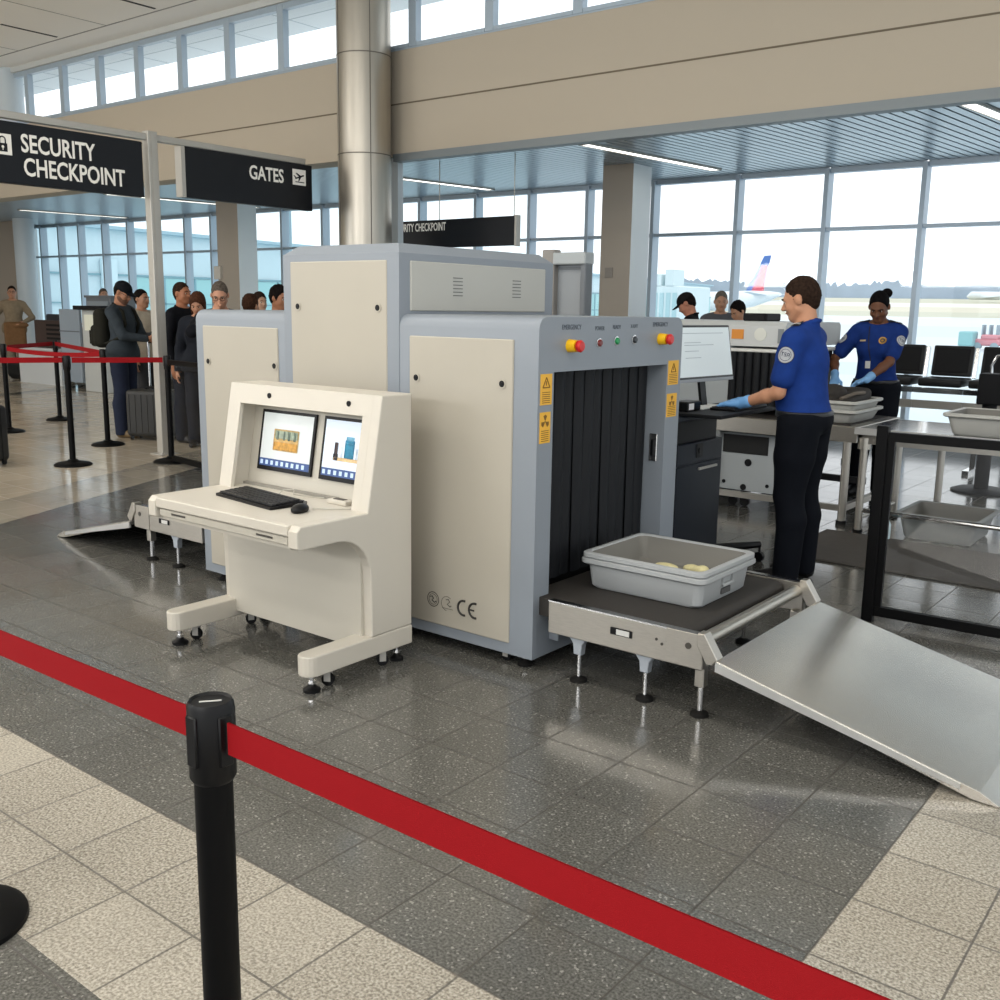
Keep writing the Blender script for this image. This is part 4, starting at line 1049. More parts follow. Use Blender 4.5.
# pedestal stand
ps = thing('pedestal_stand', 'black pedestal with round base and bent chrome handle behind the steel table', 'stand', (-2.05, 9.6, 0))
obj('base', MB().lathe([(0, .03), (.2, .03), (.25, .012), (.25, 0), (0, 0)], (-2.05, 9.6, 0), 36), BLACKM, ps, True); obj('pole', MB().cyl((-2.05, 9.6, .02), (-2.05, 9.6, .80), .06, seg=20), BLACKM, ps, True)
obj('head_box', MB().box(-2.14, -1.85, 9.5, 9.7, .78, 1.05, .012, 2), BLACKM, ps); obj('handle', MB().tube([(-2.06, 9.6, 1.04), (-2.065, 9.6, 1.12), (-2.03, 9.6, 1.20), (-1.95, 9.6, 1.22), (-1.85, 9.6, 1.22)], .012, 8), CHROME, ps, True)
tag(obj('spray_bottle', MB().lathe([(0, 0), (.03, 0), (.032, .02), (.032, .10), (.012, .14), (.01, .16), (.016, .165), (.016, .18), (0, .18)], (-2.075, 7.02, .014), 16), mat('clear_bottle', '#cfe4ea', .15, spec=.6), None, True), 'small clear bottle standing on the mat beside the table leg', 'bottle')

# ------------------------------------------------------------------ gate seating
def make_seat():
    t = thing('gate_seat', 'black padded gate seat', 'seat', (0, 0, 0), 'black seats along the window')
    SB = mat('seat_black', '#191a1c', .5, spec=.4)
    tl = Matrix.Translation((0, .20, .93)) @ Matrix.Rotation(-.20, 4, 'X')
    obj('backrest', MB().box(-.195, .195, -.03, .03, .0, .31, .016, 2, M=tl), SB, t, True)
    obj('back_piping', MB().box(-.165, .165, -.036, -.03, .03, .28, .004, 1, M=tl), BLACKM, t)
    obj('cushion', MB().box(-.205, .205, -.22, .22, .84, .92, .02, 2), SB, t, True)
    obj('side_bracket', MB().box(.212, .248, -.05, .0, -.02, .29, .004, 1, M=tl), CHROME, t)
    obj('beam', MB().box(-.235, .235, -.24, -.16, .775, .825), CHROME, t)
    obj('crossbar', MB().box(-.235, .235, -.24, -.20, .62, .70), ALU, t)
    return t
seat0 = make_seat()
SP = [(-3.22, 10.8), (-2.745, 10.8), (-2.27, 10.8), (-1.795, 10.8)]
lab = ['black gate seat half hidden behind the female officer', 'black gate seat directly beside the female officer, whole back in view', 'black gate seat behind the bent chrome handle at the picture edge', 'black gate seat second past the chrome handle', 'black gate seat third past the chrome handle', 'black gate seat fourth past the chrome handle']
for i, (x_, y_) in enumerate(SP[:4]):
    s_ = seat0 if i == 0 else copy_tree(seat0)
    s_.location = (x_, y_, 0); s_.rotation_euler.z = -.0; s_['label'] = lab[i]
fr = thing('seat_frame', 'chrome leg frame under the row of black gate seats', 'seat frame', (-2.5, 11, 0))
for x_ in (-3.6, -2.4, -1.6): obj('leg', MB().box(x_-.03, x_+.03, 10.5, 11.1, 0, .04).box(x_-.025, x_+.025, 10.76, 10.84, .04, .835), CHROME, fr)

# ------------------------------------------------------------------ metal detector behind the hood
md = thing('metal_detector', 'grey walk-through body scanner portal behind the tall hood', 'body scanner', (-4.4, 6.6, 0))
GR = mat('portal_grey', '#8d9296', .5); GD = mat('portal_dark', '#6c7176', .55)
obj('side_column', MB().box(-4.70, -4.585, 6.5, 6.6, 0, 1.995, .008, 1), mat('portal_taupe', '#8f8b86', .5), md)
obj('side_column', MB().box(-4.34, -4.29, 6.5, 6.6, 0, 1.965, .008, 1), GD, md)
obj('header', MB().box(-4.585, -4.285, 6.48, 6.61, 1.88, 1.97, .008, 1), mat('portal_header', '#aab0b2', .5), md)
obj('inner_panel', MB().box(-4.585, -4.34, 6.56, 6.585, .1, 1.88), GR, md)
obj('inner_panel_rim', MB().box(-4.57, -4.35, 6.55, 6.56, 1.845, 1.865), GD, md)

# ------------------------------------------------------------------ check-in furniture at the far left
dk = thing('check_in_desk', 'white check-in desk with dark brown back panel far behind the queue', 'desk', (-18.9, 9.6, 0))
obj('desk_front', MB().box(-19.3, -17.75, 9.6, 9.64, 0, .64), mat('desk_white', '#cfd3d5', .5), dk); obj('desk_top', MB().box(-19.3, -17.7, 9.5, 10.2, .64, .68), mat('desk_white', '#cfd3d5', .5), dk)
obj('back_board', MB().box(-18.75, -17.75, 9.66, 9.70, .68, 1.19, .01, 1), mat('dark_brown_board', '#3b2a26', .5), dk)
mb = MB()
for i in range(5): mb.box(-18.3, -17.8, 9.65, 9.66, .76+i*.08, .80+i*.08)
obj('board_slats', mb, BLACKM, dk)
dc = thing('desk_chair', 'dark office chair behind the far check-in desk', 'chair', (-19.85, 10.45, 0))
obj('backrest', MB().box(-20.1, -19.6, 10.6, 10.68, .7, 1.28, .04, 3), mat('chair_charcoal', '#2b2f36', .7), dc, True); obj('seat', MB().box(-20.1, -19.6, 10.25, 10.65, .45, .53, .03, 2), mat('chair_charcoal', '#2b2f36', .7), dc); obj('pedestal', MB().cyl((-19.85, 10.45, 0), (-19.85, 10.45, .46), .04, seg=10), BLACK, dc)
ks = thing('kiosk_screen', 'pale blue-grey kiosk screen panel beside the check-in desk', 'kiosk', (-17.4, 9.6, 0))
obj('panel', MB().box(-17.72, -17.05, 9.6, 9.66, .1, 1.40, .01, 1), mat('kiosk_pale', '#9aa6b2', .5), ks); obj('trim', MB().box(-17.72, -17.05, 9.59, 9.6, 1.0, 1.02), GD, ks)
kc = thing('kiosk_cabinet', 'tall grey equipment cabinet standing behind the man with the backpack', 'cabinet', (-16.9, 9.8, 0))
obj('carcass', MB().box(-17.3, -16.5, 9.9, 10.4, 0, 1.62, .01, 1), mat('cabinet_grey', '#6f747a', .5), kc); obj('upper_panel', MB().box(-17.25, -16.55, 9.89, 9.9, 1.35, 1.55), mat('kiosk_pale2', '#8e979e', .5), kc); obj('top_edge', MB().box(-17.32, -16.48, 9.88, 10.42, 1.61, 1.65), GD, kc)
kt = thing('ticket_kiosk', 'white self-service kiosk with dark top behind the backpack', 'kiosk', (-16.2, 9.4, 0))
obj('body', MB().box(-16.6, -15.9, 9.4, 9.8, 0, 1.4, .01, 1), mat('kiosk_white', '#c3c6c4', .5), kt); obj('canopy', MB().box(-16.7, -15.8, 9.3, 9.85, 1.4, 1.47, .01, 1), BLACKM, kt); obj('screen', MB().box(-16.5, -16.05, 9.39, 9.4, 1.05, 1.32), mat('kiosk_screen', '#d8d9c8', .4, emis=.2), kt)
def soft_thing(name, label, cat, sdf, vox, m, group=None, part='body'):
    lo, hi = sdf.bounds(); t = thing(name, label, cat, ((lo[0]+hi[0])/2, (lo[1]+hi[1])/2, lo[2]), group)
    soft(part, sdf, vox, m, t, False); return t
t = soft_thing('duffel_bag', 'black duffel bag on the floor behind the left queue posts', 'bag', SDF().rbox((-19.5, 9.9, .2), (.55, .22, .19), .12).ell((-19.6, 9.9, .36), (.35, .15, .06)), .03, BLACKM)
obj('handle', MB().tube([(-19.8, 9.72, .3), (-19.7, 9.7, .43), (-19.4, 9.7, .43), (-19.3, 9.72, .3)], .02, 8), BLACK, t)
# suitcases
def suitcase(loc, ang, w, d, h, label, m, handle=.0):
    t = thing('suitcase', label, 'suitcase', (0, 0, 0))
    soft('shell', SDF().rbox((0, 0, .04+h/2), (w/2, d/2, h/2), .045), .012, m, t)
    mb = MB()
    for i in range(7):
        x_ = -w/2+.05+i*(w-.1)/6; mb.box(x_-.006, x_+.006, -d/2-.006, -d/2+.002, .09, h-.01, .003, 1)
    obj('ribs', mb, m, t)
    obj('zip', MB().box(-w/2-.002, w/2+.002, .015, .027, .05, .04+h+.001), BLACK, t)
    for sx_ in (-1, 1):
        for sy in (-1, 1):
            obj('wheel', MB().cyl((sx_*(w/2-.05)-.012, sy*(d/2-.04), .025), (sx_*(w/2-.05)+.012, sy*(d/2-.04), .025), .025, seg=14).box(sx_*(w/2-.05)-.02, sx_*(w/2-.05)+.02, sy*(d/2-.04)-.02, sy*(d/2-.04)+.02, .04, .06), BLACK, t, True)
    obj('carry_handle', MB().tube([(-.08, 0, h+.03), (-.07, 0, h+.065), (.07, 0, h+.065), (.08, 0, h+.03)], .012, 8), BLACK, t, True)
    if handle:
        h_ = obj('pull_handle', MB().cyl((-.08, d/2-.04, h), (-.08, d/2-.04, h+handle), .011, seg=10).cyl((.08, d/2-.04, h), (.08, d/2-.04, h+handle), .011, seg=10), CHROME, t)
        obj('grip', MB().box(-.10, .10, d/2-.055, d/2-.025, h+handle-.02, h+handle+.02, .008, 2), BLACK, h_)
    t.location = loc; t.rotation_euler.z = ang; return t
SUIT = mat('charcoal_suitcase', '#2b2b2a', .5)
suitcase((-10.18, 6.57, 0), .50, .54, .28, .53, 'charcoal suitcase with raised pull handle at the feet of the cap man', SUIT, .66)
suitcase((-9.69, 4.38, 0), .5, .45, .28, .53, 'black suitcase cut off by the left picture edge near the front queue belt', mat('black_suitcase', '#17181a', .5))
suitcase((-11.0, 7.55, 0), .6, .45, .28, .56, 'dark suitcase partly hidden behind the sign pole', BLACKM)
suitcase((-8.4, 7.1, 0), .2, .5, .3, .45, 'dark suitcase low behind the glass panel beside the black jacket man', mat('suitcase_grey', '#4a4744', .5))
# ------------------------------------------------------------------ people
def V3(*a): return Vector(a)
def hand_sdf(w, d, n, l, s=1., curl=(.35, .4, .3), spread=.06, thumb=.6):
    # w wrist, d finger direction, n palm normal, l towards the thumb side
    d = d.normalized(); l = (l-d*l.dot(d)).normalized(); n = (n-d*n.dot(d)-l*n.dot(l)).normalized()
    h = SDF(); off = [.028, .009, -.010, -.028]; ln = [.92, 1., .94, .74]
    for o in off:
        h.cone(w+d*.012*s+l*o*.55*s, w+d*.082*s+l*o*s, .0165*s, .0115*s, .014*s)
    for o, L in zip(off, ln):
        p = w+d*.085*s+l*o*s; a = 0
        dirv = (d+l*o*spread*10).normalized()
        for seg, (q, r0, r1) in enumerate(((.040, .0096, .009), (.026, .009, .0082), (.021, .0082, .007))):
            a += curl[seg]
            v = dirv*math.cos(a)+n*math.sin(a)
            p2 = p+v*q*L*s; h.cone(p, p2, r0*s, r1*s, .004*s); p = p2
    p = w+d*.022*s+l*.022*s; v = (d*.62+l*.72+n*thumb*.5).normalized()
    p2 = p+v*.046*s; h.cone(p, p2, .0145*s, .0115*s, .01*s)
    v2 = (d*.9+l*.25+n*thumb*.6).normalized(); h.cone(p2, p2+v2*.032*s, .011*s, .0085*s, .005*s)
    return h
SKINS = {}
def skin(c): return mat('skin_'+c, '#'+c, .5, spec=.3, noise=.04, nscale=14)
def cloth(c, n=.1): return mat('cloth_'+c, '#'+c, .85, spec=.12, noise=n, nscale=18, bump=.15, bscale=500)
def person(label, loc, facing, h=1.75, skin_c='c99a7c', hair_c='2a211c', shirt_c='20242c', pants_c='23272f', shoe_c='17171a', vox=.012, lean=0., head=(0., 0.), armL=None, armR=None,
           sleeve='long', hair='short', girth=1., feet=((-.10, 0), (.10, .02)), gloves=None, beard=None, glasses=False, cap=None, female=False, tuck=True, hfill=True, legs=True, belt_c=None, bun=False, collar=True, jacket_open=None, curls=((.35, .4, .3), (.35, .4, .3)), hand_dirs=(None, None), clav=0., fine=None, sit=False):
    s = h/1.75
    t = thing('person', label, 'person')
    SK = skin(skin_c); fine = fine or vox
    RL = Matrix.Rotation(-lean, 3, 'X'); piv = V3(0, 0, .98)
    T = lambda p: (RL @ (Vector(p)-piv)+piv)*s          # torso space (bends at the hip)
    hc = T((0, -.012, 1.545)); RH = RL @ Matrix.Rotation(head[1], 3, 'Z') @ Matrix.Rotation(-head[0], 3, 'X')
    HT = lambda p: hc+RH @ (Vector(p)*s*.985)
    g = girth; fw = .93 if female else 1.
    # --- skeleton
    sh = [T((sx*(.178*fw*(.5+.5*g)), -.012, 1.405+clav)) for sx in (-1, 1)]
    def ik(sx, tgt, pole):
        a = sh[0 if sx < 0 else 1]; L1, L2 = .30*s, .26*s
        if tgt is None: tgt = ((.25 if sx > 0 else -.25), .05, .86)
        wv = T(tgt) if False else Vector(tgt)*s
        d = wv-a; D = min(d.length, (L1+L2)*.998); d.normalize(); wv = a+d*D
        x = (L1*L1-L2*L2+D*D)/(2*D); y = math.sqrt(max(L1*L1-x*x, 0))
        pv = Vector(pole); pv = (pv-d*pv.dot(d)).normalized()
        return a, a+d*x+pv*y, wv
    arms = [ik(-1, *(armL if armL else (None, (-.5, -.6, 0)))), ik(1, *(armR if armR else (None, (.5, -.6, 0))))]
    # --- torso
    tor = SDF()
    tor.ell(T((0, .0, .965)), V3(.158*g, .112*g, .11)*s, None, .03)
    tor.ell(T((0, .012*g, 1.09)), V3(.142*g*fw, .108*g, .15)*s, RL, .05)
    tor.ell(T((0, .006, 1.275)), V3(.158*fw*(.4+.6*g), .118*(.4+.6*g), .18)*s, RL, .05)
    tor.cone(T((-.135*fw, -.015, 1.40+clav)), T((.135*fw, -.015, 1.40+clav)), .058*s, None, .05)
    for sx in (-1, 1): tor.cone(T((0, -.02, 1.475)), T((sx*.13, -.015, 1.425+clav)), .045*s, .045*s, .04)
    if female:
        for sx in (-1, 1): tor.ell(T((sx*.068, .092, 1.27)), V3(.062, .05, .062)*s, RL, .03)
    # --- legs
    hips = [T((-.088*g, 0, .93)), T((.088*g, 0, .93))]
    legS = SDF(); legpts = []
    for i, (fx, fy) in enumerate(feet):
        an = V3(fx, fy-.02, .085)*s; hp = hips[i]; kn = hp.lerp(an, .49)+V3(0, .022, 0)*s; md = kn.lerp(an, .32)+V3(0, -.022, 0)*s
        if sit:
            kn = V3(fx*1.3, .43, .95)*s; an = V3(fx*1.3, .40, .53)*s; md = kn.lerp(an, .32)
        legpts.append((hp, kn, md, an))
    for (hp, kn, md, an) in legpts:
        legS.chain([hp, hp.lerp(kn, .45), kn, md, an], [.088*s*g, .076*s*g, .055*s, .054*s, .037*s], .025)
    # --- body: one continuous surface
    body = SDF(); body.add(tor).add(legS)
    for (hp, kn, md, an) in legpts:
        body.cone(an, an+V3(0, .11, -.052)*s, .028*s, .022*s, .01); body.cone(an+V3(0, -.02, -.042)*s, an+V3(0, .0, -.042)*s, .028*s, .028*s, .01)
    for a, e_, w_ in arms: body.chain([a, a.lerp(e_, .5), e_, e_.lerp(w_, .3), w_], [.05*s, .045*s, .037*s, .038*s, .026*s], .02)
    nk = T((0, -.035, 1.45)); body.cone(nk, HT((0, -.02, .03)), .056*s*(.92 if female else 1), .053*s*(.9 if female else 1), .03)
    # head
    hd = SDF(); S_ = s*.985
    def he(c, r, k): hd.ell(HT(c), Vector(r)*S_, RH, k*S_)
    he((0, -.014, .115), (.074, .096, .090), .02); he((0, .026, .062), (.061, .066, .078), .03); he((0, .058, -.002), (.029, .026, .024), .025)
    for sx in (-1, 1):
        hd.cone(HT((sx*.052, .008, .028)), HT((sx*.016, .062, -.002)), .019*S_, .020*S_, .022*S_)
        he((sx*.042, .062, .055), (.020, .018, .022), .025)
        hd.cone(HT((sx*.012, .085, .110)), HT((sx*.045, .072, .106)), .011*S_, .009*S_, .014*S_)
        he((sx*.0775, -.010, .080), (.0135, .021, .032), .006)
        he((sx*.012, .098, .056), (.010, .011, .009), .006)
    for sx in (-1, 1): hd.sub(HT((sx*.031, .102, .090)), Vector((.019, .016, .012))*S_, RH, .012*S_)
    hd.cone(HT((0, .086, .096)), HT((0, .110, .061)), .009*S_, .0125*S_, .010*S_)
    he((0, .086, .036), (.022, .012, .006), .006); he((0, .085, .025), (.020, .012, .007), .006)
    body.add(hd)
    # hands
    hs = []
    for i, (a, e_, w_) in enumerate(arms):
        sx = -1 if i == 0 else 1
        if hand_dirs[i]: d, n, l = [Vector(v) for v in hand_dirs[i]]
        else: d = (w_-e_).normalized(); l = V3(-sx*.4, 1, .3); n = V3(-sx, 0, -.2)
        hs.append(hand_sdf(w_, d, n, l, s*(.93 if female else 1.), curls[i]))
        body.add(hs[i])
    bo = soft('body', body, fine, SK, t)
    # --- face details
    for sx in (-1, 1):
        ey = obj('eye', MB().lathe([(0, -.0115), (.006, -.010), (.010, -.0055), (.0115, 0), (.010, .0055), (.006, .010), (0, .0115)], HT((sx*.031, .0735, .0905)), 14), mat('eye_white', '#d9d4cc', .25), t, True)
        iv = RH @ V3(0, 1, 0); obj('iris', MB().cyl(HT((sx*.031, .0735, .0905))+iv*.0095, HT((sx*.031, .0735, .0905))+iv*.0125, .0058, seg=10), mat('iris_dark', '#241a14', .2), ey)
        obj('eyebrow', MB().tube([HT((sx*.014, .0955, .108)), HT((sx*.032, .0935, .114)), HT((sx*.05, .078, .108))], [.0035, .0042, .002], 6), mat('brow_'+hair_c, '#'+hair_c, .8, spec=.1), t, True)
    obj('lips', MB().tube([HT((-.021, .086, .031)), HT((-.008, .0965, .0325)), HT((.008, .0965, .0325)), HT((.021, .086, .031))], [.002, .0042, .0042, .002], 6), mat('lips_'+skin_c, tuple(c*f for c, f in zip(lin(skin_c)[:3], (.78, .5, .5))), .5), t, True)
    HM = mat('hair_'+hair_c, '#'+hair_c, .8, spec=.08, noise=.45, nscale=60, bump=1., bscale=110)
    def hsub(q, c, r, k=.006): q.sub(HT(c), Vector(r)*S_, RH, k)
    if hair:
        q = SDF()
        dx, dy, dz = {'short': (.003, .004, .009), 'thick': (.009, .013, .019), 'bun': (.006, .008, .009), 'long': (.014, .016, .018)}[hair]
        q.ell(HT((0, -.018, .118)), Vector((.0745+dx, .0965+dy, .091+dz))*S_, RH, .01)
        if hair == 'long':
            q.ell(HT((0, -.055, .04)), Vector((.078, .055, .11))*S_, RH, .03)
            for sx in (-1, 1): q.cone(HT((sx*.072, .0, .09)), HT((sx*.07, .0, -.03)), .022*S_, .018*S_, .02)
            hsub(q, (0, .085, .055), (.066, .085, .098), .012)
        else:
            q.cone(HT((0, -.072, .085)), HT((0, -.064, .042)), .040*S_, .036*S_, .03)
            zf = {'short': .186, 'thick': .190, 'bun': .200}[hair]
            hsub(q, (0, .150, zf-.115), (.125, .125, .115), .02)
            for sx in (-1, 1):
                hsub(q, (sx*.105, .082, .075), (.058, .060, .092), .012); hsub(q, (sx*.10, -.012, .050), (.040, .026, .050), .006)
        hm = soft('hair', q, min(fine, .009), HM, t)
        from mathutils import noise as NZ
        amp = {'short': .0035, 'thick': .008, 'bun': .002, 'long': .005}[hair]
        for v in hm.data.vertices:
            c_ = v.co; k_ = NZ.noise(Vector((c_.x*90, c_.y*60, c_.z*90)))+.6*NZ.noise(Vector((c_.x*200, c_.y*150, c_.z*200)))
            v.co = c_+v.normal*k_*amp
        if bun: soft('hair_bun', SDF().ell(HT((-.048, -.098, .158)), Vector((.045, .042, .042))*S_, RH), .007, HM, t)
    if beard:
        q = SDF().ell(HT((0, .028, .030)), Vector((.0640, .0675, .060))*S_, RH, .01)
        for sx in (-1, 1): q.cone(HT((sx*.054, .008, .03)), HT((sx*.017, .063, -.003)), .0205*S_, .0225*S_, .022*S_)
        q.ell(HT((0, .059, -.003)), Vector((.031, .028, .026))*S_, RH, .02)
        hsub(q, (0, .06, .105), (.09, .09, .052), .006); hsub(q, (0, .1, .031), (.024, .03, .009), .004); hsub(q, (0, -.06, .05), (.1, .055, .1), .01)
        soft('beard', q, min(fine, .006), mat('hair_'+beard, '#'+beard, .85), t)
    if glasses:
        mb = MB()
        for sx in (-1, 1):
            c0 = HT((sx*.033, .100, .090)); pts = [c0+RH @ (V3(math.cos(a)*.023, 0, math.sin(a)*.017)*S_) for a in np.linspace(0, 2*PI, 13)]
            mb.tube(pts, .0022, 5, False); mb.tube([HT((sx*.055, .096, .093)), HT((sx*.078, .01, .095))], .0022, 5)
        mb.tube([HT((-.011, .102, .092)), HT((.011, .102, .092))], .0022, 5)
        obj('glasses', mb, BLACK, t, True)
    if cap:
        q = SDF().ell(HT((0, -.014, .125)), Vector((.088, .108, .094))*S_, RH); q.cut(HT((0, 0, .118)), RH @ V3(0, -.12, -1))
        cp = soft('cap', q, min(fine, .008), cloth(cap), t)
        mb = MB(); N = 10; A = []; B = []
        for j in range(N+1):
            a = -1.05+2.1*j/N
            A.append(HT((.082*math.sin(a), .085*math.cos(a), .128))); B.append(HT((.078*math.sin(a), .085*math.cos(a)+.085*math.cos(a*.75), .120-.012*abs(math.sin(a)))))
        for j in range(N):
            mb.quad(A[j], A[j+1], B[j+1], B[j]); up_ = RH @ V3(0, 0, .006); mb.quad(A[j]+up_, B[j]+up_, B[j+1]+up_, A[j+1]+up_); mb.quad(B[j], B[j+1], B[j+1]+up_, B[j]+up_)
        obj('cap_brim', mb, cloth(cap), cp, True)
    # --- clothes
    up = SDF(); up.add(tor.grow(.014*s))
    for a, e_, w_ in arms:
        if sleeve == 'long': up.chain([a, a.lerp(e_, .5), e_, e_.lerp(w_, .94)], [.066*s, .060*s, .052*s, .040*s], .025)
        else: up.chain([a, a.lerp(e_, .72)], [.069*s, .066*s], .03)
    up.cone(T((0, -.03, 1.45)), T((0, -.03, 1.495)), .066*s, .064*s, .02)
    zhem = .985 if tuck else .86
    if not tuck:
        up.ell(T((0, 0, .94)), V3(.225*g, .17*g, .20)*s, None, .05)
    up.cut(V3(0, 0, zhem*s), (0, 0, -1)); up.cut(T((0, -.03, 1.50)), RL @ V3(0, .35, 1))
    up.p.sort(key=lambda q_: q_[0] == 'cut')
    shirt = soft('shirt' if sleeve != 'long' or tuck else 'jacket', up, vox, cloth(shirt_c), t)
    mb = MB(); cr = []
    for a_ in np.linspace(0, 2*PI, 25): cr.append(T((.066*math.sin(a_), -.03-.070*math.cos(a_), 1.492+.012*math.cos(a_)-.012*(1-math.cos(a_)))))
    mb.tube(cr, .0105*s, 8, False); obj('collar', mb, cloth(shirt_c), t, True)
    if legs:
        pn = SDF(); pn.ell(T((0, -.005, .955)), V3(.170*g, .126*g, .115)*s, None, .03)
        for (hp, kn, md, an) in legpts:
            pn.chain([hp, hp.lerp(kn, .45), kn, md, an+V3(0, 0, -.03)*s], [.103*s*g, .094*s*g, .084*s, .083*s, .075*s], .02)
        pn.cut(V3(0, 0, 1.0*s), (0, 0, 1)); pn.cut(V3(0, 0, .03*s), (0, 0, -1))
        soft('trousers', pn, vox, cloth(pants_c, .06), t)
        for (hp, kn, md, an) in legpts:
            f_ = SDF().cone(an+V3(0, -.035, -.045)*s, an+V3(0, .10, -.052)*s, .041*s, .036*s, .02).cone(an+V3(0, .10, -.052)*s, an+V3(0, .165, -.055)*s, .038*s, .030*s, .02).cone(an+V3(0, -.005, .0)*s, an+V3(0, .06, -.035)*s, .046*s, .041*s, .02)
            f_.cut(V3(0, 0, .001), (0, 0, -1)); soft('shoe', f_, min(vox, .01), mat('shoe_'+shoe_c, '#'+shoe_c, .5), t)
    if belt_c:
        q = SDF().ell(T((0, 0, .99)), V3(.174*g, .130*g, .1)*s, None); q.cut(V3(0, 0, 1.005*s), (0, 0, 1)); q.cut(V3(0, 0, .965*s), (0, 0, -1))
        soft('belt', q, min(vox, .008), mat('belt_'+belt_c, '#'+belt_c, .45), t)
    if gloves:
        for i, (a, e_, w_) in enumerate(arms):
            q = hs[i].grow(.0028); q.cone(w_, w_.lerp(e_, .22), .031*s, .036*s, .012)
            soft('glove', q, .0042, mat('nitrile_'+gloves, '#'+gloves, .45, spec=.4), t)
    t['_s'] = s
    info = dict(T=T, HT=HT, arms=arms, shirt=shirt, sh=sh, s=s, RL=RL, body=bo, hs=hs)
    def place():
        t.location = loc; t.rotation_euler.z = math.atan2(-facing[0], facing[1])
    info['place'] = place
    return t, info
def decal(target, c, n, upv, shape, m, name, parent, off=.003, div=10):
    """a flat emblem laid on a curved garment: points of SHAPE (u, v) projected along -N onto TARGET"""
    me = target.data; bv = BVHTree.FromPolygons([v.co.copy() for v in me.vertices], [p.vertices[:] for p in me.polygons])
    n = Vector(n).normalized(); upv = Vector(upv); upv = (upv-n*upv.dot(n)).normalized(); u = upv.cross(n)
    mb = MB()
    def P(a, b):
        o = Vector(c)+u*a+upv*b+n*.1
        h_ = bv.ray_cast(o, -n, .3)
        return (h_[0] if h_[0] is not None else Vector(c)+u*a+upv*b)+n*off
    for loop in shape:
        if loop[0] == 'disc' or loop[0] == 'ring':
            _, cx_, cy_, r0, r1 = loop; N = 24; K = 4; rings = []
            for k_ in range(K+1):
                r = r0+(r1-r0)*k_/K; rings.append([mb.bm.verts.new(P(cx_+r*math.cos(2*PI*j/N), cy_+r*math.sin(2*PI*j/N))) for j in range(N)])
            for k_ in range(K):
                for j in range(N): mb.bm.faces.new((rings[k_][j], rings[k_][(j+1) % N], rings[k_+1][(j+1) % N], rings[k_+1][j]))
        else:
            _, x0, y0, x1, y1, na, nb = loop
            G = [[mb.bm.verts.new(P(x0+(x1-x0)*i/na, y0+(y1-y0)*j/nb)) for j in range(nb+1)] for i in range(na+1)]
            for i in range(na):
                for j in range(nb): mb.bm.faces.new((G[i][j], G[i+1][j], G[i+1][j+1], G[i][j+1]))
    return obj(name, mb, m, parent)
PATCHW = mat('patch_grey', '#b9bcc0', .7); PATCHD = mat('patch_navy', '#27304a', .7); GOLD = mat('badge_gold', '#b98f45', .35, metal=.6); STRIPE = mat('stripe_white', '#d8d8d8', .7); EPA = mat('epaulette_black', '#14161c', .7)
def shoulder_patch(inf, i, n, t):
    a, e_, w_ = inf['arms'][i]; c = a.lerp(e_, .30)
    p = decal(inf['shirt'], c, n, a-e_, [('disc', 0, 0, .001, .046)], PATCHW, 'shoulder_patch', t, .003)
    decal(inf['shirt'], c, n, a-e_, [('ring', 0, 0, .043, .047), ('ring', 0, 0, .030, .0325), ('box', -.024, .009, -.010, .013, 3, 2), ('box', -.019, -.008, -.015, .010, 2, 3), ('box', -.006, .009, .006, .013, 3, 2), ('box', -.006, .001, .006, .004, 3, 2), ('box', -.006, -.008, .006, -.005, 3, 2), ('box', -.006, .002, -.003, .012, 2, 3), ('box', .003, -.007, .006, .003, 2, 3), ('box', .010, -.008, .013, .012, 2, 3), ('box', .021, -.008, .024, .012, 2, 3), ('box', .012, .009, .022, .013, 3, 2), ('box', .012, .000, .022, .003, 3, 2)], PATCHD, 'patch_print', p, .0045)
def epaulette(inf, i, t):
    sx = -1 if i == 0 else 1; T = inf['T']
    c = T((sx*.125, -.015, 1.47)); e_ = decal(inf['shirt'], c, inf['RL'] @ V3(sx*.25, 0, 1), inf['RL'] @ V3(-sx, 0, .2), [('box', -.024, -.06, .024, .05, 6, 8)], EPA, 'epaulette', t, .006)
    decal(inf['shirt'], c, inf['RL'] @ V3(sx*.25, 0, 1), inf['RL'] @ V3(-sx, 0, .2), [('box', -.022, -.035, .022, -.027, 6, 2), ('box', -.022, -.018, .022, -.010, 6, 2)], STRIPE, 'rank_stripe', e_, .0085)

# the two officers
t, i1 = person('male officer in blue uniform shirt seen from the side, gloved hands on a keyboard', (-2.16, 5.585, 0), (-.985, -.08), h=1.745, skin_c='bd8a6c', hair_c='2c2019', shirt_c='1d3a80', pants_c='0d1017', shoe_c='0b0b0d', vox=.010, fine=.0065,
    lean=.10, head=(.20, 0), armL=((-.15, .33, 1.03), (-.3, -.7, -.6)), armR=((.15, .36, 1.03), (.4, -.6, -.6)), sleeve='short', girth=1.2, feet=((-.12, .03), (.10, .0)), gloves='6fa6dd', belt_c='15161a', curls=((.25, .3, .2), (.25, .3, .2)),
    hand_dirs=((V3(.1, 1, -.05), V3(0, -.1, -1), V3(1, 0, .1)), (V3(-.1, 1, -.05), V3(0, -.1, -1), V3(-1, 0, .1))))
shoulder_patch(i1, 0, (-1, .0, .1), t); epaulette(i1, 0, t); epaulette(i1, 1, t); i1['place']()
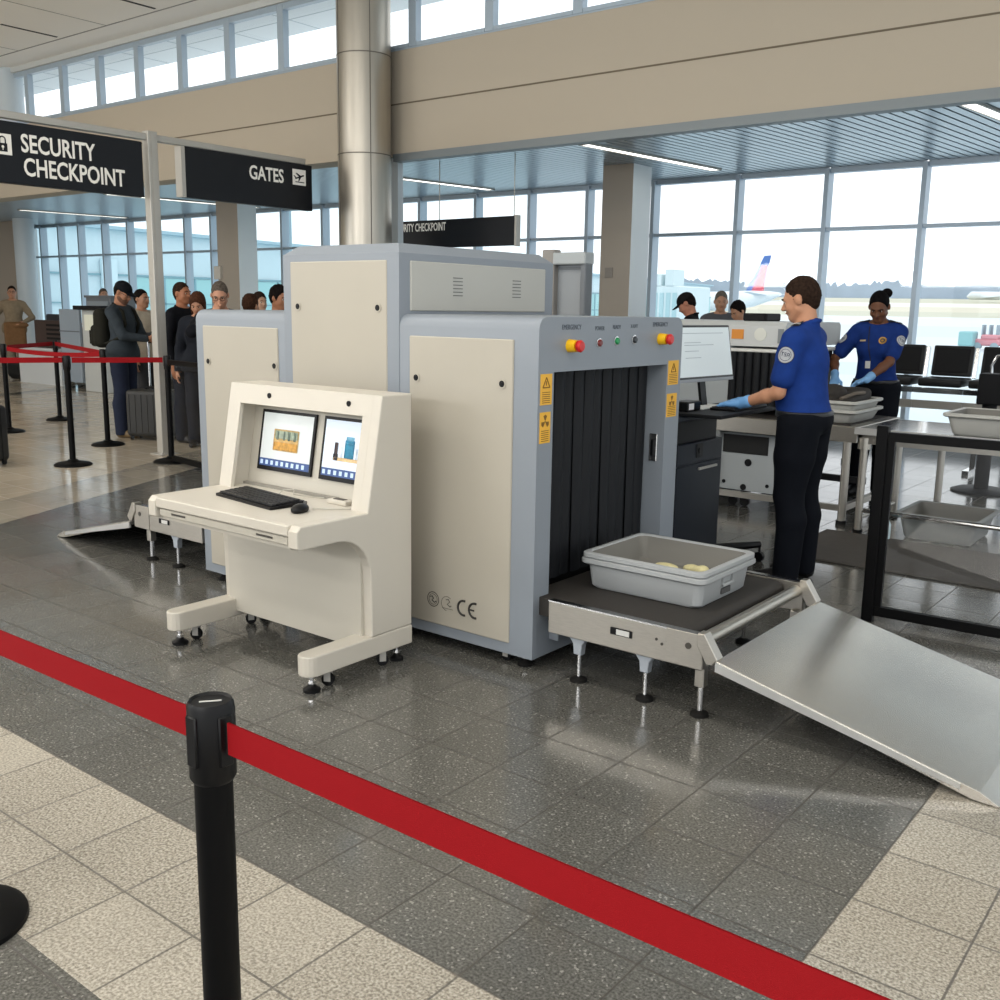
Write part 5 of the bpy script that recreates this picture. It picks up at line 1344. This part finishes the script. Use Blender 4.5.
t, i2 = person('female officer with hair in a bun, blue uniform shirt, searching a bag in a tray', (-2.78, 8.75, 0), (.02, -1.), h=1.74, skin_c='6b4632', hair_c='0f0d0e', shirt_c='1b3474', pants_c='0e1118', shoe_c='0b0b0d', vox=.011, fine=.0085,
    lean=.12, head=(.45, .1), armL=((-.04, .40, 1.02), (-.9, -.3, -.4)), armR=((.24, .34, 1.02), (.9, -.2, -.5)), sleeve='short', hair='bun', bun=True, girth=1.1, female=True, gloves='7fb0e0', belt_c='15161a',
    hand_dirs=((V3(.85, .35, -.35), V3(.2, -.3, -1), V3(.4, .9, 0)), (V3(-.2, .8, -.6), V3(0, -.4, -1), V3(-1, -.2, 0))))
shoulder_patch(i2, 0, (-.75, .65, .1), t); shoulder_patch(i2, 1, (.75, .65, .1), t); epaulette(i2, 0, t); epaulette(i2, 1, t)
T = i2['T']
b_ = decal(i2['shirt'], T((-.075, .1, 1.35)), (0, 1, .1), (0, 0, 1), [('disc', 0, 0, .001, .030)], GOLD, 'badge', t, .004); decal(i2['shirt'], T((-.075, .1, 1.35)), (0, 1, .1), (0, 0, 1), [('ring', 0, 0, .010, .018)], PATCHD, 'badge_seal', b_, .0055)
decal(i2['shirt'], T((.09, .1, 1.345)), (0, 1, .1), (0, 0, 1), [('box', -.028, -.007, .028, .007, 6, 2)], mat('name_plate', '#c9b48a', .4), 'name_plate', t, .004)
decal(i2['shirt'], T((.03, .1, 1.31)), (0, 1, .1), (.15, 0, 1), [('box', -.004, -.14, .004, .16, 2, 12)], EPA, 'lanyard', t, .004)
decal(i2['shirt'], T((.03, .1, 1.14)), (0, 1, .1), (0, 0, 1), [('box', -.022, -.03, .022, .03, 4, 4)], mat('id_card_white', '#e3e4e2', .5), 'id_card', t, .012)
i2['place']()

# travellers
def bp(inf, t, c):
    T = inf['T']; s = inf['s']
    q = SDF().rbox(T((0, -.215, 1.22)), V3(.15, .085, .22)*s, .075, inf['RL'], .02).rbox(T((0, -.31, 1.13)), V3(.11, .04, .12)*s, .04, inf['RL'], .03)
    b_ = thing('backpack', 'dark olive backpack worn by the cap man in the queue', 'backpack')
    soft('bag', q, .013, cloth(c), b_)
    for sx in (-1, 1):
        obj('strap', MB().tube([T((sx*.10, -.13, 1.42)), T((sx*.105, -.03, 1.49)), T((sx*.11, .09, 1.42)), T((sx*.125, .13, 1.28)), T((sx*.15, .05, 1.12)), T((sx*.14, -.12, 1.05))], .019, 8), cloth(c), b_, True)
    obj('front_pocket', MB().box(-.09*s, .09*s, -.36*s, -.345*s, 1.05*s, 1.2*s, .004, 1), cloth('26261f'), b_)
    b_.location = t.location; b_.rotation_euler.z = t.rotation_euler.z
t, inf = person('man in black cap and charcoal sweater wearing a backpack, looking at his phone', (-10.63, 6.50, 0), (.96, .42), h=1.78, skin_c='a8775c', hair_c='15120f', shirt_c='353c42', pants_c='262c3d', shoe_c='6e5a3c', vox=.013, fine=.0105, lean=.03, head=(.45, 0), cap='14161b', beard='6a4a39', glasses=True, tuck=False, armL=((-.09, .33, 1.10), (-.6, -.5, -.5)), armR=((.05, .36, 1.12), (.7, -.4, -.5)), feet=((-.1, -.03), (.1, .03)), curls=((.6, .7, .5), (.6, .7, .5)))
inf['place'](); bp(inf, t, '23231e')
M_ = Matrix.Translation(t.location) @ Matrix.Rotation(t.rotation_euler.z, 4, 'Z')
P_ = M_ @ Vector((-.01, .44, 1.16)); ph = thing('phone', 'black phone held by the cap man', 'phone', P_)
Fp = Matrix.Translation(P_) @ Matrix.Rotation(t.rotation_euler.z, 4, 'Z') @ Matrix.Rotation(.7, 4, 'X')
obj('case', MB().box(-.036, .036, -.005, .005, -.075, .075, .004, 2, M=Fp), BLACK, ph); obj('screen', MB().box(-.032, .032, -.0062, -.005, -.07, .07, M=Fp), mat('phone_glass', '#1d2530', .15), ph)
t, inf = person('person in tan sweater carrying a brown coat over the arm, standing by the pale column', (-20.3, 10.05, 0), (.9, -.5), h=1.82, skin_c='b58468', hair_c='231a15', shirt_c='8a7b66', pants_c='8b8272', shoe_c='c9c7c2', vox=.018, fine=.016, glasses=True, tuck=False, armL=((-.17, .25, 1.06), (-.8, -.3, -.3)), armR=((.40, .17, .95), (.3, -.9, 0)))
inf['place']()
M_ = Matrix.Translation(t.location) @ Matrix.Rotation(t.rotation_euler.z, 4, 'Z')
q = SDF().rbox(V3(-.02, .25, .88), V3(.2, .065, .24), .055).ell(V3(-.12, .28, 1.06), V3(.16, .08, .06)).ell(V3(.1, .27, .72), V3(.07, .05, .16))
t2 = thing('folded_coat', 'brown coat draped over the arm of the person in tan', 'coat'); soft('cloth', q, .018, cloth('7d5d40'), t2); t2.location = t.location; t2.rotation_euler = t.rotation_euler
tag(soft('paper_bag', SDF().rbox(M_ @ V3(.42, .2, .9), V3(.12, .06, .1), .02), .015, mat('paper_bag_white', '#d9d8d2', .7)), 'small white bag in the hand of the person in tan', 'bag')
ppl = [
 dict(label='man in black jacket with short brown hair behind the far end of the scanner', loc=(-9.73, 6.72, 0), facing=(.95, .2), h=1.765, skin_c='a97153', hair_c='2f2119', shirt_c='14151a', pants_c='1c212d', tuck=False),
 dict(label='woman with brown hair looking down in front of the black jacket man', loc=(-9.32, 6.62, 0), facing=(.6, -.7), h=1.66, skin_c='c08d72', hair_c='4a2f22', shirt_c='22252c', pants_c='20242e', female=True, hair='long', head=(.5, 0), tuck=False),
 dict(label='grey-haired man in black jacket holding a hand to his face', loc=(-8.1, 6.0, 0), facing=(.75, -.6), h=1.75, skin_c='bb8a70', hair_c='5a524a', hair='short', shirt_c='15161b', pants_c='22262f', head=(.42, -.05), glasses=True, armL=((.02, .24, 1.22), (-.7, .0, -.6)), armR=((.055, .185, 1.43), (.8, .3, -.6)), hand_dirs=(None, (V3(-.35, -.15, 1), V3(-.2, -1, 0), V3(-1, .2, .2))), tuck=False),
 dict(label='brown-haired person low behind the scanner, next to the grey-haired man', loc=(-8.75, 6.88, 0), facing=(-.3, .9), h=1.64, skin_c='b98a6c', hair_c='3f2a1f', shirt_c='3a3f48', pants_c='22262f', hair='thick', tuck=False),
 dict(label='dark-haired head seen between the brown-haired person and the scanner hood', loc=(-9.83, 7.86, 0), facing=(.95, -.1), h=1.675, skin_c='c39a80', hair_c='2e221c', shirt_c='c7c9ca', pants_c='30343c', hair='thick', tuck=False),
 dict(label='black-haired person close to the scanner hood, in dark top', loc=(-8.06, 6.68, 0), facing=(.9, .1), h=1.725, skin_c='a06e52', hair_c='14100f', shirt_c='17181c', pants_c='22262f', hair='thick', head=(.2, 0), tuck=False),
 dict(label='person in light tan coat half hidden by the sign pole', loc=(-11.35, 7.25, 0), facing=(.9, .2), h=1.70, skin_c='a87c62', hair_c='15110f', shirt_c='b0a594', pants_c='3a3a3c', tuck=False, armL=((-.1, .3, 1.15), (-.6, -.5, -.5))),
 dict(label='grey-haired person in dark coat behind the backpack', loc=(-18.3, 10.85, 0), facing=(.9, -.3), h=1.79, skin_c='b88c72', hair_c='5b5048', shirt_c='2b3034', pants_c='2a2c30', tuck=False),
 dict(label='bald-capped man in black jacket bending over beyond the second scanner', loc=(-5.45, 10.55, 0), facing=(-.92, -.3), h=1.76, skin_c='b97f66', hair_c='191413', shirt_c='121316', pants_c='22262f', cap='1d1b1b', lean=.12, head=(.5, 0), tuck=False),
 dict(label='grey-haired person standing between the two dark-haired travellers by the window', loc=(-5.72, 11.75, 0), facing=(.5, -.85), h=1.79, skin_c='b98b70', hair_c='6d665d', shirt_c='5d5e62', pants_c='30343c', head=(.2, 0), tuck=False),
 dict(label='dark-haired person looking down beside the equipment box', loc=(-5.28, 11.35, 0), facing=(-.3, -.9), h=1.67, skin_c='bb8b6d', hair_c='17120f', shirt_c='4a3f36', pants_c='30343c', hair='thick', head=(.5, 0), tuck=False),
]
for d_ in ppl:
    t, inf = person(vox=.017, fine=.014, **d_); inf['place']()
# a seated worker at the far desk: only head, hand and dark top show
t, inf = person('seated worker with black hair resting a hand on the face at the far desk', (-18.75, 10.75, -.44), (.3, -.95), h=1.76, skin_c='b98a6c', hair_c='15110f', shirt_c='2b1d1c', pants_c='1d2028', vox=.02, fine=.016, hair='thick', sit=True, head=(.25, 0), armR=((.07, .16, 1.43), (.6, .3, -.7)), hand_dirs=(None, (V3(-.2, -.2, 1), V3(-.3, -1, 0), V3(-1, .2, .2))))
inf['place']()
st_ = thing('office_stool', 'dark round stool under the seated worker at the far desk', 'stool', (-18.75, 10.75, 0)); obj('seat', MB().lathe([(0, .40), (.18, .40), (.2, .38), (.2, .34), (0, .34)], (-18.75, 10.75, 0), 20), BLACKM, st_); obj('pedestal', MB().lathe([(0, .34), (.03, .34), (.03, .03), (.2, .02), (.2, 0), (0, 0)], (-18.75, 10.75, 0), 20), BLACKM, st_)

# ------------------------------------------------------------------ things out on the airfield
AW = mat('aircraft_white', '#e6edf0', .4); ABL = mat('tail_blue', '#3f6fb8', .5); ARD = mat('tail_red', '#d5405a', .5)
AX = 0
ap = thing('aeroplane', 'parked white airliner with red and blue tail fin beyond the window', 'aeroplane', (-70, 145, 0))
ax = Vector((.862, -.507, 0)).normalized()   # nose to tail
T0 = Vector((-62.7, 138.8, 3.0))
prof = [(-34, .05), (-33.4, .7), (-32, 1.25), (-29, 1.6), (-6, 1.6), (0, 1.3), (4, .75), (6.5, .25)]
obj('fuselage', MB().tube([T0+ax*a+Vector((0, 0, (a*.09 if a > -4 else 0)+(.36 if a > -4 else 0))) for a, r in prof], [r*.9 for a, r in prof], 24), AW, ap, True)
def fin(pts, m, name, par, th=.08):
    nx = Vector((-ax.y, ax.x, 0))*th; mb = MB(); A = [mb.bm.verts.new(T0+ax*a+Vector((0, 0, z))+nx) for a, z in pts]; B = [mb.bm.verts.new(T0+ax*a+Vector((0, 0, z))-nx) for a, z in pts]
    mb.bm.faces.new(A); mb.bm.faces.new(B[::-1]); n_ = len(pts)
    for j in range(n_): mb.bm.faces.new((A[j], A[(j+1) % n_], B[(j+1) % n_], B[j]))
    return obj(name, mb, m, par)
tf = fin([(-1.6, 1.4), (2.4, 6.3), (3.8, 6.3), (2.4, 1.4)], ABL, 'tail_fin', ap)
fin([(-.2, 1.4), (1.2, 3.4), (2.0, 4.9), (3.25, 4.9), (2.45, 1.4)], ARD, 'tail_red_panel', tf, .1)
for sgn in (-1, 1):
    nx = Vector((-ax.y, ax.x, 0))*sgn; q = [T0+ax*1.2+nx*.4+Vector((0, 0, .8)), T0+ax*4.2+nx*.4+Vector((0, 0, .8)), T0+ax*5.6+nx*4.6+Vector((0, 0, 1.2)), T0+ax*4.2+nx*4.6+Vector((0, 0, 1.2))]
    mb = MB().quad(*q); obj('tailplane', mb, mat('aircraft_shade', '#b9c7d0', .4), ap)
    q = [T0+ax*-19+nx*1.2+Vector((0, 0, -.6)), T0+ax*-12+nx*1.2+Vector((0, 0, -.6)), T0+ax*-7+nx*14+Vector((0, 0, .5)), T0+ax*-9+nx*14+Vector((0, 0, .5))]
    obj('wing', MB().quad(*q), mat('aircraft_shade', '#b9c7d0', .4), ap)
jb = thing('jet_bridge', 'pale glass jet bridge standing at the aircraft by the window wall', 'jet bridge', (-22, 40, 0))
JM = mat('jet_bridge_pale', '#d0e0e3', .4); JD = mat('jet_bridge_glass', '#a9cad0', .3)
obj('cabin', MB().box(-22.9, -21.5, 40, 43, -.5, 2.6, .05, 1), JM, jb)
for i in range(4): obj('cabin_window', MB().box(-22.75+i*.32, -22.55+i*.32, 39.97, 40, .3, 2.3), JD, jb)
obj('roof_unit', MB().box(-22.8, -22.4, 40, 41, 2.6, 3.1).box(-22.2, -21.8, 40, 41, 2.6, 3.3), JM, jb)
TUG = 1
tu = thing('baggage_tug', 'red and white baggage tug with teal cart on the tarmac', 'tug', (-11.2, 49, 0))
obj('cart', MB().box(-12.0, -11.4, 48.6, 49.6, .3, .95, .05, 1), mat('cart_teal', '#93c3c6', .6), tu)
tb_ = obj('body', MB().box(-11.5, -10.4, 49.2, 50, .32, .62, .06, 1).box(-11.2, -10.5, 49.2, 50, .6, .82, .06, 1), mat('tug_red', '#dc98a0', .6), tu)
for xx in (-11.3, -10.6): obj('wheel', MB().cyl((xx, 49.15, .3), (xx, 49.35, .3), .17, seg=14), mat('wheel_grey2', '#9fb0b8', .7), tu)
for i, xx in enumerate((-11.2, -10.9, -10.6)): obj('canopy_post', MB().box(xx, xx+.05, 49.3, 49.9, .8, 1.25), mat('post_grey', '#9aa9b3', .6), tu)
tu.scale = (1.73,)*3; tu.location = (-19.4, 85, -1.36)
c_ = thing('baggage_cart', 'grey baggage cart on the tarmac at the picture edge', 'cart', (-10, 49.8, 0)); obj('body', MB().box(-10.25, -9.0, 49.6, 50.6, .4, .85, .05, 1), mat('cart_grey', '#a9b6c0', .6), c_)
for xx in (-10.0, -9.4): obj('wheel', MB().cyl((xx, 49.5, .34), (xx, 49.7, .34), .14, seg=14), mat('wheel_grey2', '#9fb0b8', .7), c_)
c_.scale = (1.73,)*3; c_.location = (-17.3, 86.3, -1.45)
fa = thing('aeroplane', 'tiny white airliner far across the airfield before the trees', 'aeroplane', (-75, 330, 6))
obj('fuselage', MB().tube([(-79, 326, 6.8), (-78, 326.6, 7.2), (-70, 331, 7.2), (-64, 335, 7.4)], [.3, 1.2, 1.2, .2], 12), AW, fa, True); obj('wing', MB().quad((-75, 327, 6.6), (-72, 329, 6.6), (-66, 320, 6.9), (-67, 319, 6.9)), AW, fa)
# terminal pier outside the far windows
te = thing('terminal_pier', 'pale blue terminal pier with teal glass band outside the far windows', 'building', (-40, 30, 0))
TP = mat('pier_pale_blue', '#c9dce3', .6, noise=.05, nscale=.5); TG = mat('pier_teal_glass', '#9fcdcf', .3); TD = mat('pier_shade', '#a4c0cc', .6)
obj('wall', MB().prism([(13.5, 4.75), (80, 3.6), (80, -2), (13.5, -2)], 'x', -44, -40), TP, te)
obj('roof', MB().prism([(13.5, 4.85), (80, 3.7), (80, 3.6), (13.5, 4.7)], 'x', -44.2, -39.7), TD, te)
obj('glass_band', MB().box(-40, -39.95, 25, 80, .4, 2.6), TG, te)
mb = MB()
for i in range(26): mb.box(-39.95, -39.9, 25+i*1.6, 25.08+i*1.6, .4, 2.6)
mb.box(-39.95, -39.9, 13.5, 80, 2.62, 2.7).box(-39.95, -39.9, 13.5, 80, 1.45, 1.5); obj('mullions', mb, mat('pier_frame', '#7ea4b0', .5), te)
mb = MB()
for i in range(7): mb.box(-39.95, -39.8, 14+i*1.6, 14.7+i*1.6, -1, 3.3)
obj('pier_bays', mb, mat('pier_bay', '#cfe3ea', .5), te)
lm = tag(obj('light_mast', MB().cyl((-33, 28, -1), (-33, 28, 9), .09, .06, 10).box(-33.4, -32.6, 27.9, 28.1, 8.9, 9.2), mat('mast_grey', '#8fa7b3', .5)), 'slim grey light mast rising above the terminal pier', 'mast')
vn = thing('service_van', 'white service van parked outside below the far windows', 'van', (-30, 22, 0))
obj('body', MB().prism([(-1, .3), (-1, 1.2), (-.6, 1.75), (1.6, 1.75), (1.6, .3)], 'x', 0, 1.8, .08, 2, M=Matrix.Translation((-27, 19.5, -.75)) @ Matrix.Rotation(-1.0, 4, 'Z')), mat('van_white', '#dfe8ec', .4), vn)
obj('windscreen', MB().prism([(-.98, 1.2), (-.62, 1.68), (-.60, 1.66), (-.95, 1.18)], 'x', .15, 1.65, M=Matrix.Translation((-27, 19.5, -.74)) @ Matrix.Rotation(-1.0, 4, 'Z')), mat('van_glass', '#5d747e', .2), vn)

# ------------------------------------------------------------------ hall lights, then added fill lamps
def ceil_panel(x, y, e, lx=2.4, ly=.6):
    L = bpy.data.lights.new('hall_light', 'AREA'); L.shape = 'RECTANGLE'; L.size = lx; L.size_y = ly; L.energy = e; L.color = (1., .95, .88)
    o = bpy.data.objects.new('hall_light', L); C.objects.link(o); o.location = (x, y, 5.22)
for x_ in (-16, -11, -6.5, -3, 1.5):
    for y_ in (-5, -1.5, 2.2): ceil_panel(x_, y_, 50)

for x_ in (-13, -7, -1):  # unseen lamps added behind the camera to brighten ceiling and bulkhead
    L = bpy.data.lights.new('fill_uplight', 'AREA'); L.shape = 'RECTANGLE'; L.size = 3; L.size_y = 1; L.energy = 150; L.color = (1., .985, .96)
    o = bpy.data.objects.new('fill_uplight', L); C.objects.link(o); o.location = (x_, -3.5, 2.6); o.rotation_euler = (PI-.75, 0, 0)
